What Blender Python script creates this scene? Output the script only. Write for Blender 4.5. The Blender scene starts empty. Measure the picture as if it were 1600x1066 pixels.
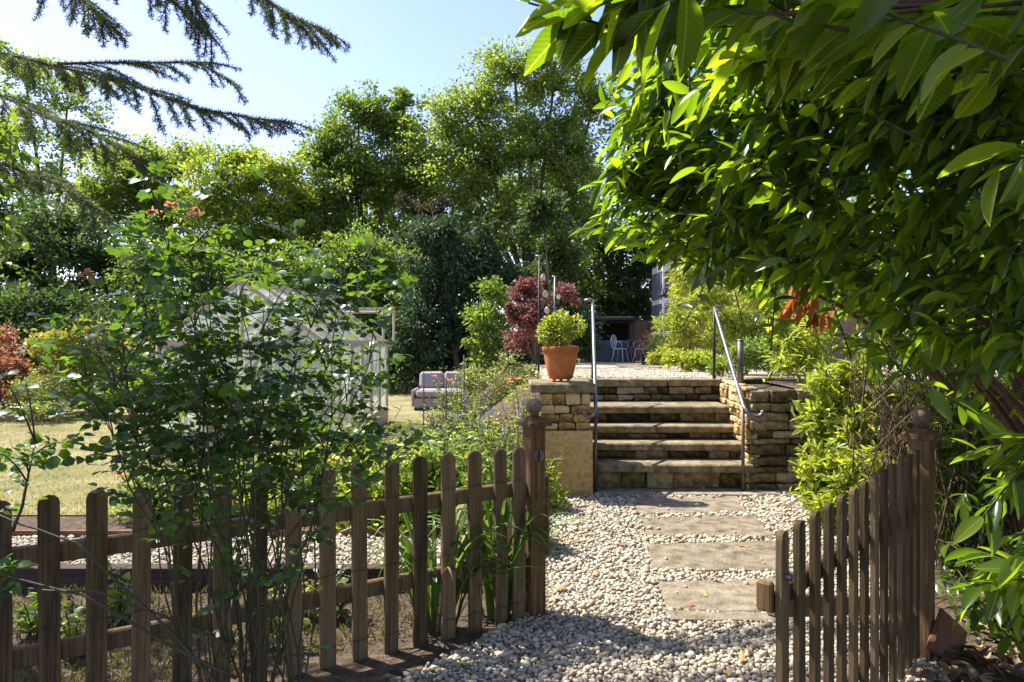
import bpy, bmesh, math, random
import numpy as np
from mathutils import Matrix, Vector, Quaternion
R = math.radians
random.seed(7)
rng = np.random.default_rng(11)
sc = bpy.context.scene
col = sc.collection

# ------------------------------------------------------------------ camera, sky, sun, exposure
EYE, F = 1.47, 24.0 / 36.0 * 1600.0
cd = bpy.data.cameras.new('camera'); cam = bpy.data.objects.new('camera', cd); col.objects.link(cam)
cam.location = (0, 0, EYE); cam.rotation_euler = (R(90), 0, 0)
cd.lens = 24; cd.sensor_width = 36; cd.sensor_fit = 'HORIZONTAL'; cd.clip_start = 0.05; cd.clip_end = 2000
cd.dof.use_dof = True; cd.dof.focus_distance = 5.0; cd.dof.aperture_fstop = 16.0
sc.camera = cam
SUN_EL = R(54); SUN_DIR = Vector((-0.857 * math.cos(SUN_EL), 0.515 * math.cos(SUN_EL), math.sin(SUN_EL)))   # towards the sun
w = bpy.data.worlds.new('World'); sc.world = w; w.use_nodes = True
nt = w.node_tree; nt.nodes.clear()
sky = nt.nodes.new('ShaderNodeTexSky'); sky.sky_type = 'NISHITA'; sky.sun_disc = False
sky.sun_elevation = SUN_EL; sky.sun_rotation = math.atan2(SUN_DIR.x, SUN_DIR.y)
sky.air_density = 1.0; sky.dust_density = 0.7; sky.ozone_density = 4.0
bg = nt.nodes.new('ShaderNodeBackground'); bg.inputs[1].default_value = 0.11
wo = nt.nodes.new('ShaderNodeOutputWorld')
wb = nt.nodes.new('ShaderNodeMix'); wb.data_type = 'RGBA'; wb.blend_type = 'MULTIPLY'; wb.inputs[0].default_value = 1; wb.inputs[7].default_value = (1.16, .99, 1.1, 1)   # white balance of the sky
nt.links.new(sky.outputs[0], wb.inputs[6]); nt.links.new(wb.outputs[2], bg.inputs[0]); nt.links.new(bg.outputs[0], wo.inputs[0])
sd = bpy.data.lights.new('sun', 'SUN'); sd.energy = 4.4; sd.angle = R(0.53); sd.color = (1.0, 0.955, 0.87)
so = bpy.data.objects.new('sun', sd); col.objects.link(so)
so.rotation_euler = SUN_DIR.to_track_quat('Z', 'Y').to_euler()
vs = sc.view_settings; vs.view_transform = 'Standard'; vs.look = 'None'; vs.gamma = 1.0; vs.use_curve_mapping = False
vs.exposure = 1.45
sc.cycles.max_bounces = 8; sc.cycles.diffuse_bounces = 4; sc.cycles.transmission_bounces = 6; sc.cycles.transparent_max_bounces = 12

# ------------------------------------------------------------------ measuring helpers
def P(x, y, D): return Vector(((x - 800) / F * D, D, EYE - (y - 533) / F * D))
def G(x, y, z=0.0):
    D = F * (EYE - z) / (y - 533); return Vector(((x - 800) / F * D, D, z))
def nrm(v): return v / np.maximum(np.linalg.norm(v, axis=-1, keepdims=True), 1e-9)

# ------------------------------------------------------------------ materials
def N(nt, t, **k):
    n = nt.nodes.new(t)
    for a, b in k.items(): setattr(n, a, b)
    return n
def ramp(nt, fac, stops):
    r = N(nt, 'ShaderNodeValToRGB'); e = r.color_ramp.elements
    while len(e) < len(stops): e.new(0.5)
    for i, (p, c) in enumerate(stops): e[i].position = p; e[i].color = (*c, 1)
    nt.links.new(fac, r.inputs[0]); return r.outputs[0]
def base_mat(name):
    m = bpy.data.materials.new(name); m.use_nodes = True; t = m.node_tree; t.nodes.clear()
    out = N(t, 'ShaderNodeOutputMaterial'); return m, t, out
def rand_node(t):
    g = N(t, 'ShaderNodeNewGeometry'); o = N(t, 'ShaderNodeObjectInfo')
    a = N(t, 'ShaderNodeMath', operation='ADD'); t.links.new(g.outputs['Random Per Island'], a.inputs[0]); t.links.new(o.outputs['Random'], a.inputs[1])
    f = N(t, 'ShaderNodeMath', operation='FRACT'); t.links.new(a.outputs[0], f.inputs[0]); return f.outputs[0]
def leaf_mat(name, cols, trans=0.42, rough=0.42, tint=(1.2, 1.12, 0.55), spec=0.4, rib=False):
    m, t, out = base_mat(name)
    n = len(cols); c = ramp(t, rand_node(t), [(i / max(1, n - 1), x) for i, x in enumerate(cols)])
    if rib:      # pale midrib, side veins and a little blemish in the leaf's own space
        tc = N(t, 'ShaderNodeTexCoord'); sp = N(t, 'ShaderNodeSeparateXYZ'); t.links.new(tc.outputs['Object'], sp.inputs[0])
        ab = N(t, 'ShaderNodeMath', operation='ABSOLUTE'); t.links.new(sp.outputs[1], ab.inputs[0])
        mr = N(t, 'ShaderNodeMapRange'); mr.inputs[1].default_value = .015; mr.inputs[2].default_value = .045; mr.inputs[3].default_value = .45; mr.inputs[4].default_value = 0; t.links.new(ab.outputs[0], mr.inputs[0])
        dg = N(t, 'ShaderNodeMath', operation='MULTIPLY_ADD'); t.links.new(ab.outputs[0], dg.inputs[0]); dg.inputs[1].default_value = -.45; t.links.new(sp.outputs[0], dg.inputs[2])
        sn = N(t, 'ShaderNodeMath', operation='MULTIPLY'); t.links.new(dg.outputs[0], sn.inputs[0]); sn.inputs[1].default_value = 70
        si = N(t, 'ShaderNodeMath', operation='SINE'); t.links.new(sn.outputs[0], si.inputs[0])
        m2 = N(t, 'ShaderNodeMapRange'); m2.inputs[1].default_value = .8; m2.inputs[2].default_value = 1; m2.inputs[4].default_value = .16; t.links.new(si.outputs[0], m2.inputs[0])
        ad = N(t, 'ShaderNodeMath', operation='ADD'); t.links.new(mr.outputs[0], ad.inputs[0]); t.links.new(m2.outputs[0], ad.inputs[1])
        mc = N(t, 'ShaderNodeMix', data_type='RGBA'); t.links.new(ad.outputs[0], mc.inputs[0]); t.links.new(c, mc.inputs[6]); mc.inputs[7].default_value = (.3, .33, .1, 1)
        oi = N(t, 'ShaderNodeObjectInfo'); ns = N(t, 'ShaderNodeTexNoise', noise_dimensions='4D'); ns.inputs['Scale'].default_value = 5; t.links.new(tc.outputs['Object'], ns.inputs['Vector'])
        wv = N(t, 'ShaderNodeMath', operation='MULTIPLY'); t.links.new(oi.outputs['Random'], wv.inputs[0]); wv.inputs[1].default_value = 50; t.links.new(wv.outputs[0], ns.inputs['W'])
        m3 = N(t, 'ShaderNodeMapRange'); m3.inputs[1].default_value = .66; m3.inputs[2].default_value = .72; m3.inputs[4].default_value = .75; t.links.new(ns.outputs[0], m3.inputs[0])
        md = N(t, 'ShaderNodeMix', data_type='RGBA'); t.links.new(m3.outputs[0], md.inputs[0]); t.links.new(mc.outputs[2], md.inputs[6]); md.inputs[7].default_value = (.14, .075, .02, 1); c = md.outputs[2]
    p = N(t, 'ShaderNodeBsdfPrincipled'); p.inputs['Roughness'].default_value = rough; p.inputs['Specular IOR Level'].default_value = spec
    t.links.new(c, p.inputs['Base Color'])
    mx = N(t, 'ShaderNodeMix', data_type='RGBA', blend_type='MULTIPLY'); mx.inputs[0].default_value = 1
    t.links.new(c, mx.inputs[6]); mx.inputs[7].default_value = (tint[0] * 1.6, tint[1] * 1.6, tint[2] * 1.6, 1)
    tr = N(t, 'ShaderNodeBsdfTranslucent'); t.links.new(mx.outputs[2], tr.inputs[0])
    ms = N(t, 'ShaderNodeMixShader'); ms.inputs[0].default_value = trans
    t.links.new(p.outputs[0], ms.inputs[1]); t.links.new(tr.outputs[0], ms.inputs[2]); t.links.new(ms.outputs[0], out.inputs[0])
    return m
def solid_mat(name, cols, scale=6.0, rough=0.8, bump=0.3, bscale=40.0, metal=0.0, stretch=(1, 1, 1), detail=8, vary=0.0, bdist=0.01, spec=0.3):
    """noise-mottled colour with a finer bump, plus an optional per-piece shift"""
    m, t, out = base_mat(name)
    tc = N(t, 'ShaderNodeTexCoord'); mp = N(t, 'ShaderNodeMapping'); mp.inputs['Scale'].default_value = stretch
    t.links.new(tc.outputs['Object'], mp.inputs[0])
    no = N(t, 'ShaderNodeTexNoise'); no.inputs['Scale'].default_value = scale; no.inputs['Detail'].default_value = detail; no.inputs['Roughness'].default_value = 0.62
    t.links.new(mp.outputs[0], no.inputs['Vector'])
    n = len(cols); fac = no.outputs[0]
    if vary:
        a = N(t, 'ShaderNodeMath', operation='MULTIPLY_ADD'); t.links.new(rand_node(t), a.inputs[0]); a.inputs[1].default_value = vary
        s = N(t, 'ShaderNodeMath', operation='SUBTRACT'); t.links.new(fac, s.inputs[0]); s.inputs[1].default_value = vary / 2
        t.links.new(s.outputs[0], a.inputs[2]); fac = a.outputs[0]
    c = ramp(t, fac, [(0.28 + 0.44 * i / max(1, n - 1), x) for i, x in enumerate(cols)])
    p = N(t, 'ShaderNodeBsdfPrincipled'); p.inputs['Roughness'].default_value = rough; p.inputs['Metallic'].default_value = metal
    p.inputs['Specular IOR Level'].default_value = spec
    t.links.new(c, p.inputs['Base Color'])
    if bump:
        n2 = N(t, 'ShaderNodeTexNoise'); n2.inputs['Scale'].default_value = bscale; n2.inputs['Detail'].default_value = 6
        t.links.new(mp.outputs[0], n2.inputs['Vector'])
        b = N(t, 'ShaderNodeBump'); b.inputs['Strength'].default_value = bump; b.inputs['Distance'].default_value = bdist
        t.links.new(n2.outputs[0], b.inputs['Height']); t.links.new(b.outputs[0], p.inputs['Normal'])
    t.links.new(p.outputs[0], out.inputs[0]); return m
M = {}
M['wood'] = solid_mat('weathered_timber', [(.045, .03, .012), (.125, .083, .036), (.215, .15, .076)], 5, .9, .7, 30, stretch=(14, 14, .6), vary=.35)
M['wood_post'] = solid_mat('post_timber', [(.05, .027, .01), (.135, .075, .03), (.23, .145, .066)], 5, .85, .6, 30, stretch=(14, 14, .5), vary=.2)
M['endgrain'] = solid_mat('ball_timber', [(.05, .033, .02), (.16, .11, .07), (.26, .19, .13)], 14, .85, .4, 50)
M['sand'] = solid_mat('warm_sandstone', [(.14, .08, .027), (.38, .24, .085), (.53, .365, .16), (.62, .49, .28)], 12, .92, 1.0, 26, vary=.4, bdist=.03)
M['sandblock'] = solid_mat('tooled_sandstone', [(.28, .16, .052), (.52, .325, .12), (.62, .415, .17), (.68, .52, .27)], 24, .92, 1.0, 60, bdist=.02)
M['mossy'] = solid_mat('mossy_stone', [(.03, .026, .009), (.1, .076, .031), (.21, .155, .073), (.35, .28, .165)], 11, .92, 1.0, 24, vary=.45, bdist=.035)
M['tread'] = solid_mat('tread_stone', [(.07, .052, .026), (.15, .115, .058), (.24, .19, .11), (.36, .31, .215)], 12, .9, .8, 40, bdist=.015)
M['mortar'] = solid_mat('dark_mortar', [(.03, .024, .014), (.09, .07, .04)], 20, .95, .6, 60)
M['slab'] = solid_mat('paving_stone', [(.085, .065, .04), (.17, .135, .088), (.235, .195, .135), (.3, .26, .19)], 11, .92, .9, 45, vary=.12, bdist=.014)
M['galv'] = solid_mat('galvanised_steel', [(.1, .1, .1), (.2, .205, .21), (.3, .31, .32)], 20, .42, .1, 60, metal=.75)
M['darkmetal'] = solid_mat('dark_metal', [(.015, .014, .013), (.05, .045, .04)], 20, .55, .1, 60, metal=.4)
M['postmetal'] = solid_mat('brown_metal', [(.09, .075, .055), (.17, .145, .11)], 20, .5, .1, 60, metal=.5)
M['terra'] = solid_mat('terracotta', [(.3, .085, .022), (.44, .14, .036), (.52, .22, .08)], 6, .85, .25, 60)
M['soil'] = solid_mat('soil', [(.03, .02, .012), (.1, .066, .04), (.17, .12, .08)], 18, .95, .9, 70, bdist=.03)
M['ground'] = solid_mat('garden_earth', [(.05, .04, .02), (.1, .085, .035), (.14, .11, .05)], 2, .95, .8, 40, bdist=.03)
M['gravelbed'] = solid_mat('gravel_bed', [(.2, .17, .13), (.42, .37, .29), (.6, .56, .48)], 45, .9, 1.0, 60, bdist=.02)
M['gravelfar'] = solid_mat('terrace_gravel', [(.1, .08, .05), (.36, .29, .19), (.58, .5, .38)], 22, .9, 1.0, 28, bdist=.03)
M['lawn'] = solid_mat('dry_lawn', [(.12, .13, .04), (.22, .2, .08), (.31, .265, .12), (.38, .325, .18)], 1.1, .95, .9, 90, bdist=.03, detail=14)
M['cream'] = solid_mat('cream_painted_timber', [(.4, .335, .22), (.56, .485, .34)], 6, .6, .1, 40)
M['felt'] = solid_mat('roof_felt', [(.04, .045, .045), (.09, .1, .1)], 8, .9, .3, 50)
M['tarp'] = solid_mat('grey_cover', [(.07, .082, .095), (.15, .165, .185)], 5, .7, .3, 8, bdist=.03)
M['brick'] = solid_mat('house_brick', [(.17, .1, .06), (.3, .2, .125)], 12, .9, .3, 50)
M['roof'] = solid_mat('roof_tile', [(.08, .05, .035), (.17, .11, .08)], 8, .9, .4, 20)
M['white'] = solid_mat('white_paint', [(.66, .67, .68), (.8, .8, .79)], 8, .45, .05, 40)
M['fencebrown'] = solid_mat('brown_fence_board', [(.1, .065, .04), (.2, .14, .09)], 6, .85, .3, 30, stretch=(6, 6, .6), vary=.2)
M['cushion'] = solid_mat('mauve_grey_fabric', [(.27, .225, .22), (.36, .305, .295)], 10, .9, .3, 40)
M['edging'] = solid_mat('rusty_edging', [(.12, .055, .03), (.24, .11, .06)], 10, .85, .3, 40)
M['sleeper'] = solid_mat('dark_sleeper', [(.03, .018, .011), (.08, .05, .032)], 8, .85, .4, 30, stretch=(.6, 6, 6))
M['bark'] = solid_mat('grey_bark', [(.06, .05, .035), (.15, .125, .09)], 10, .9, .6, 30, stretch=(3, 3, .6))
M['twig'] = solid_mat('brown_twig', [(.05, .028, .014), (.14, .085, .045)], 30, .8, .2, 60)
M['cane'] = solid_mat('green_brown_cane', [(.03, .03, .012), (.075, .065, .028)], 20, .6, .2, 60)
M['bulb'] = solid_mat('bulb_glass', [(.5, .42, .3), (.65, .57, .42)], 10, .2, 0, 40)
M['blue'] = solid_mat('blue_grey_fabric', [(.06, .09, .12), (.13, .17, .21)], 10, .8, .1, 40)
def gravel_mat():
    m, t, out = base_mat('white_limestone_chips')
    c = ramp(t, rand_node(t), [(0, (.15, .115, .075)), (.2, (.34, .28, .195)), (.55, (.46, .4, .295)), (.85, (.54, .48, .375)), (1, (.24, .19, .135))])
    p = N(t, 'ShaderNodeBsdfPrincipled'); p.inputs['Roughness'].default_value = .85; p.inputs['Specular IOR Level'].default_value = .2
    t.links.new(c, p.inputs['Base Color']); t.links.new(p.outputs[0], out.inputs[0]); return m
M['chips'] = gravel_mat()
def glass_mat():
    m, t, out = base_mat('dusty_greenhouse_glass')
    tr = N(t, 'ShaderNodeBsdfTransparent'); tr.inputs[0].default_value = (.93, .96, .93, 1)
    d = N(t, 'ShaderNodeBsdfPrincipled'); d.inputs['Base Color'].default_value = (.7, .74, .68, 1); d.inputs['Roughness'].default_value = .25
    tl = N(t, 'ShaderNodeBsdfTranslucent'); tl.inputs[0].default_value = (.75, .8, .72, 1)
    m1 = N(t, 'ShaderNodeMixShader'); m1.inputs[0].default_value = .5
    t.links.new(d.outputs[0], m1.inputs[1]); t.links.new(tl.outputs[0], m1.inputs[2])
    tc = N(t, 'ShaderNodeTexCoord'); no = N(t, 'ShaderNodeTexNoise'); no.inputs['Scale'].default_value = 2.2; no.inputs['Detail'].default_value = 8
    t.links.new(tc.outputs['Object'], no.inputs['Vector'])
    mr = N(t, 'ShaderNodeMapRange'); mr.inputs[1].default_value = .3; mr.inputs[2].default_value = .7; mr.inputs[3].default_value = .1; mr.inputs[4].default_value = .42
    t.links.new(no.outputs[0], mr.inputs[0])
    ms = N(t, 'ShaderNodeMixShader'); t.links.new(mr.outputs[0], ms.inputs[0])
    t.links.new(tr.outputs[0], ms.inputs[1]); t.links.new(m1.outputs[0], ms.inputs[2]); t.links.new(ms.outputs[0], out.inputs[0]); return m
M['glass'] = glass_mat()
LM = {
 'ash': leaf_mat('ash_leaves', [(.1, .162, .034), (.165, .238, .05), (.255, .31, .08), (.13, .193, .047)], .57, .4, (1.2, 1.13, .58), .3),
 'lime': leaf_mat('bright_tree_leaves', [(.13, .192, .033), (.205, .27, .047), (.275, .325, .066)], .55, .38, (1.2, 1.12, .55), .3),
 'mid': leaf_mat('mid_green_leaves', [(.078, .135, .032), (.136, .206, .047), (.21, .27, .066)], .55, .4, (1.18, 1.12, .58), .3),
 'dark': leaf_mat('dark_evergreen_leaves', [(.03, .06, .024), (.06, .105, .036), (.11, .16, .055)], .42, .5, (1.2, 1.12, .55), .25),
 'conifer': leaf_mat('conifer_sprays', [(.02, .048, .02), (.042, .085, .034), (.085, .13, .052)], .25, .55, (1.2, 1.12, .55), .25),
 'purple': leaf_mat('dark_purple_leaves', [(.04, .03, .026), (.075, .06, .035), (.07, .09, .03), (.06, .03, .03)], .35, .5, (1.1, .95, .7)),
 'smoke': leaf_mat('smoke_bush_leaves', [(.09, .035, .04), (.17, .07, .065), (.25, .12, .1), (.1, .08, .04)], .4, .5, (1.15, .85, .8)),
 'maple': leaf_mat('red_maple_leaves', [(.17, .05, .03), (.3, .12, .07), (.36, .2, .11), (.2, .13, .06)], .35, .5, (1.15, .9, .7)),
 'yellow': leaf_mat('yellow_shrub_leaves', [(.14, .17, .03), (.25, .25, .05), (.34, .31, .09), (.16, .2, .045)], .4),
 'varieg': leaf_mat('variegated_leaves', [(.08, .12, .03), (.22, .25, .09), (.36, .36, .17)], .35),
 'laurel': leaf_mat('laurel_leaves', [(.026, .055, .01), (.05, .1, .014), (.085, .145, .018), (.125, .19, .022)], .62, .26, (2.15, 1.9, .35), .5),
 'laurelbig': leaf_mat('laurel_leaves_near', [(.026, .055, .01), (.05, .1, .014), (.085, .145, .018), (.125, .19, .022)], .62, .26, (2.15, 1.9, .35), .5, rib=True),
 'dead': leaf_mat('dead_brown_leaves', [(.16, .06, .018), (.32, .13, .035), (.42, .2, .06)], .3, .7, (1.2, .9, .5)),
 'fallen': leaf_mat('fallen_leaves', [(.22, .095, .03), (.38, .2, .06), (.42, .29, .12), (.16, .07, .03)], .1, .6, (1.2, .9, .5)),
 'rose': leaf_mat('rose_leaves', [(.028, .065, .018), (.06, .12, .026), (.1, .17, .034), (.042, .095, .036)], .48, .36, (1.3, 1.25, .35)),
 'shrub': leaf_mat('bright_shrub_leaves', [(.16, .22, .025), (.24, .3, .04), (.34, .38, .07), (.19, .26, .06)], .52, .35),
 'bamboo': leaf_mat('light_bamboo_leaves', [(.16, .22, .03), (.25, .3, .045), (.34, .36, .09)], .5, .4),
 'perennial': leaf_mat('perennial_leaves', [(.09, .155, .025), (.16, .235, .04), (.25, .31, .06), (.13, .19, .06)], .48),
 'grey': leaf_mat('grey_green_leaves', [(.1, .14, .07), (.17, .2, .11), (.22, .24, .12)], .3),
 'strap': leaf_mat('strap_leaves', [(.045, .1, .02), (.085, .16, .03), (.15, .22, .045)], .4, .4),
 'needle': leaf_mat('cedar_needles', [(.035, .065, .024), (.075, .115, .04), (.12, .15, .055)], .35, .6),
 'hazel': leaf_mat('hazel_leaves', [(.06, .12, .015), (.12, .19, .02), (.19, .25, .03)], .48),
 'grass': leaf_mat('lawn_blades', [(.13, .16, .04), (.28, .26, .1), (.42, .36, .18)], .35, .7),
 'rough': leaf_mat('rough_grass_blades', [(.06, .075, .02), (.11, .11, .035), (.17, .14, .06)], .3, .7),
 'litter': leaf_mat('litter_leaves', [(.07, .04, .02), (.16, .095, .05), (.26, .18, .11), (.32, .26, .18)], .1, .7, (1.1, .9, .6)),
 'orange': leaf_mat('orange_petals', [(.6, .14, .03), (.7, .25, .06)], .35, .6, (1, 1, 1)),
 'blueflower': leaf_mat('blue_petals', [(.16, .15, .38), (.28, .26, .5)], .3, .6, (1, 1, 1)),
 'pinkflower': leaf_mat('mauve_petals', [(.45, .2, .45), (.6, .4, .6)], .3, .6, (1, 1, 1)),
 'yellowflower': leaf_mat('yellow_petals', [(.6, .48, .03), (.7, .6, .1)], .35, .6, (1, 1, 1)),
 'faded': leaf_mat('faded_rose_petals', [(.3, .13, .06), (.5, .26, .12), (.2, .09, .05)], .4, .7, (1, 1, 1)),
}

# ------------------------------------------------------------------ object helpers
def tag(o, label=None, cat=None, group=None, kind=None):
    for k, v in (('label', label), ('category', cat), ('group', group), ('kind', kind)):
        if v: o[k] = v
    return o
def empty(name, loc, label, cat, group=None):
    o = bpy.data.objects.new(name, None); col.objects.link(o); o.location = loc; o.empty_display_size = .1
    return tag(o, label, cat, group)
def setparent(o, p):
    if p is not None:
        o.parent = p
        if p.type == 'EMPTY': o.matrix_parent_inverse = Matrix.Translation(-Vector(p.location))
        elif p.parent is not None: o.matrix_parent_inverse = p.matrix_basis.inverted()
    return o
def link(name, me, mat, parent=None, smooth=False):
    if mat is not None and not me.materials: me.materials.append(mat)
    if smooth: me.polygons.foreach_set('use_smooth', np.ones(len(me.polygons), bool))
    o = bpy.data.objects.new(name, me); col.objects.link(o); return setparent(o, parent)
class MB:
    def __init__(s): s.v = []; s.f = []
    def add(s, v, f):
        b = len(s.v); s.v += [tuple(x) for x in v]; s.f += [tuple(i + b for i in q) for q in f]; return s
    def box(s, c, d, rz=0):
        x, y, z = d[0] / 2, d[1] / 2, d[2] / 2; cr, sr = math.cos(rz), math.sin(rz)
        v = [(c[0] + a * x * cr - b * y * sr, c[1] + a * x * sr + b * y * cr, c[2] + e * z) for a in (-1, 1) for b in (-1, 1) for e in (-1, 1)]
        return s.add(v, [(0, 1, 3, 2), (4, 6, 7, 5), (0, 4, 5, 1), (2, 3, 7, 6), (0, 2, 6, 4), (1, 5, 7, 3)])
    def tube(s, pts, rad, n=6, cap=True):
        pts = [Vector(p) for p in pts]
        if not hasattr(rad, '__len__'): rad = [rad] * len(pts)
        v = []; f = []; prev = None
        for i, p in enumerate(pts):
            t = (pts[min(i + 1, len(pts) - 1)] - pts[max(i - 1, 0)])
            t = t.normalized() if t.length > 1e-7 else Vector((0, 0, 1))
            a = prev - t * prev.dot(t) if prev is not None else t.orthogonal()
            if a.length < 1e-5: a = t.orthogonal()
            a.normalize(); prev = a; b = t.cross(a)
            for k in range(n):
                q = 2 * math.pi * k / n; v.append(p + (a * math.cos(q) + b * math.sin(q)) * rad[i])
        for i in range(len(pts) - 1):
            for k in range(n): f.append((i * n + k, i * n + (k + 1) % n, (i + 1) * n + (k + 1) % n, (i + 1) * n + k))
        if cap: f.append(tuple(range(n))[::-1]); f.append(tuple((len(pts) - 1) * n + k for k in range(n)))
        return s.add(v, f)
    def lathe(s, c, prof, n=20):
        v = []; f = []
        for r, z in prof:
            for k in range(n): q = 2 * math.pi * k / n; v.append((c[0] + r * math.cos(q), c[1] + r * math.sin(q), c[2] + z))
        for i in range(len(prof) - 1):
            for k in range(n): f.append((i * n + k, i * n + (k + 1) % n, (i + 1) * n + (k + 1) % n, (i + 1) * n + k))
        f.append(tuple(range(n))[::-1]); f.append(tuple((len(prof) - 1) * n + k for k in range(n)))
        return s.add(v, f)
    def build(s, name, mat, parent=None, smooth=False):
        me = bpy.data.meshes.new(name); me.from_pydata(s.v, [], s.f); me.update(); return link(name, me, mat, parent, smooth)
def chamfer(name, c, size, b, mat, parent, jit=0.0, basis=None, round_top=0):
    """a bevelled, slightly uneven block: centre, size along basis axes"""
    bm = bmesh.new(); bmesh.ops.create_cube(bm, size=1)
    for v in bm.verts:
        v.co = Vector((v.co.x * size[0], v.co.y * size[1], v.co.z * size[2]))
        if jit: v.co += Vector((random.uniform(-jit, jit), random.uniform(-jit, jit), random.uniform(-jit, jit)))
    bmesh.ops.bevel(bm, geom=list(bm.edges), offset=min(b, .45 * min(size)), segments=1, affect='EDGES', profile=.5)
    me = bpy.data.meshes.new(name); bm.to_mesh(me); bm.free()
    o = link(name, me, mat, None)
    m = basis.to_4x4() if basis else Matrix.Identity(4); m.translation = Vector(c); o.matrix_basis = m
    return setparent(o, parent)
def fastmesh(name, V, Fa, mat, parent=None, smooth=False, kind=None):
    me = bpy.data.meshes.new(name); k = Fa.shape[1]
    me.vertices.add(len(V)); me.vertices.foreach_set('co', V.astype(np.float32).ravel())
    me.loops.add(Fa.size); me.loops.foreach_set('vertex_index', Fa.astype(np.int32).ravel())
    me.polygons.add(len(Fa)); me.polygons.foreach_set('loop_start', np.arange(0, Fa.size, k, dtype=np.int32))
    me.update(calc_edges=True); me.validate()
    o = link(name, me, mat, parent, smooth)
    if kind: o['kind'] = kind
    return o
# leaf templates: u along, v across, w along the normal
T_QUAD = (np.array([(0, 0, 0), (.45, .5, .06), (1, 0, -.05), (.45, -.5, .06)], float), np.array([(0, 1, 2, 3)]))
T_LEAF = (np.array([(0, 0, 0), (.28, .42, .07), (.68, .4, .05), (1, 0, -.1), (.68, -.4, .05), (.28, -.42, .07), (.33, 0, .02), (.68, 0, .0)], float),
          np.array([(0, 6, 1), (1, 6, 7), (1, 7, 2), (2, 7, 3), (0, 5, 6), (5, 7, 6), (5, 4, 7), (4, 3, 7)]))
def long_leaf(n, prof, droop, fold):
    v = []; f = []
    for i in range(n + 1):
        u = i / n; wd = prof(u); z = -droop * u * u
        v += [(u, wd / 2, z + fold * wd), (u, 0, z), (u, -wd / 2, z + fold * wd)]
    for i in range(n):
        a = 3 * i; f += [(a, a + 1, a + 4, a + 3), (a + 1, a + 2, a + 5, a + 4)]
    return np.array(v, float), np.array(f)
T_LAUREL = long_leaf(6, lambda u: max(.03, math.sin(math.pi * min(1, (u * .96 + .03)) ** 0.9) ** .75), .16, .1)
T_LAURELB = long_leaf(3, lambda u: max(.03, math.sin(math.pi * min(1, (u * .96 + .03)) ** 0.9) ** .75), .16, .1)
T_NARROW = long_leaf(3, lambda u: max(.04, math.sin(math.pi * (u * .94 + .04))), .14, .1)
T_STRAP = long_leaf(8, lambda u: (1 - u ** 3) * (.7 + .3 * min(1, u * 4)) + .02, 0, .22)
def leaf_verts(tpl, p, d, n, L, Wd):
    d = nrm(d); n = n - d * np.sum(n * d, -1, keepdims=True); n = nrm(n); s = np.cross(n, d)
    t, f = tpl; L = L[:, None, None]; Wd = Wd[:, None, None]
    V = p[:, None, :] + t[None, :, 0:1] * L * d[:, None, :] + t[None, :, 1:2] * Wd * s[:, None, :] + t[None, :, 2:3] * L * n[:, None, :]
    k = len(t); Fa = (f[None] + (np.arange(len(p)) * k)[:, None, None]).reshape(-1, f.shape[1])
    return V.reshape(-1, 3), Fa
def foliage(name, tpl, p, d, n, L, Wd, mat, parent, smooth=False, kind='stuff'):
    V, Fa = leaf_verts(tpl, p, d, n, L, Wd); return fastmesh(name, V, Fa, mat, parent, smooth, kind)
_unit = {}
def leaf_parts(tpl, key, p, d, n, L, Wd, mat, parent, nobj=300, rest='foliage', name='leaf', mat_big=None):
    """the nobj leaves that show largest become parts, the rest one part"""
    dist = np.maximum(p[:, 1], .2); sx = 800 + p[:, 0] / dist * F; sy = 533 - (p[:, 2] - EYE) / dist * F
    inside = (sx > -20) & (sx < 1620) & (sy > -20) & (sy < 1086)
    score = np.where(inside, L / dist, -1); order = np.argsort(-score); big = order[:nobj]; big = big[score[big] > 0]
    restm = np.ones(len(p), bool); restm[big] = False
    if key not in _unit:
        me = bpy.data.meshes.new('leaf'); me.from_pydata([tuple(x) for x in tpl[0]], [], [tuple(int(i) for i in q) for q in tpl[1]]); me.materials.append(mat_big or mat); me.update()
        me.polygons.foreach_set('use_smooth', np.ones(len(me.polygons), bool)); _unit[key] = me
    dd = nrm(d); nn = nrm(n - dd * np.sum(n * dd, -1, keepdims=True)); ss = np.cross(nn, dd)
    for i in big:
        o = bpy.data.objects.new(name, _unit[key]); col.objects.link(o)
        a, b, c = dd[i] * L[i], ss[i] * Wd[i], nn[i] * L[i]
        o.matrix_basis = Matrix(((a[0], b[0], c[0], p[i, 0]), (a[1], b[1], c[1], p[i, 1]), (a[2], b[2], c[2], p[i, 2]), (0, 0, 0, 1)))
        setparent(o, parent)
    if restm.any(): foliage(rest, tpl, p[restm], d[restm], n[restm], L[restm], Wd[restm], mat, parent, True)
def rnd(n, s=1.0): return rng.normal(0, s, (n, 3))
def bez(a, b, c, n):
    a, b, c = Vector(a), Vector(b), Vector(c)
    return [a * (1 - t) ** 2 + b * 2 * t * (1 - t) + c * t * t for t in [i / n for i in range(n + 1)]]

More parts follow.
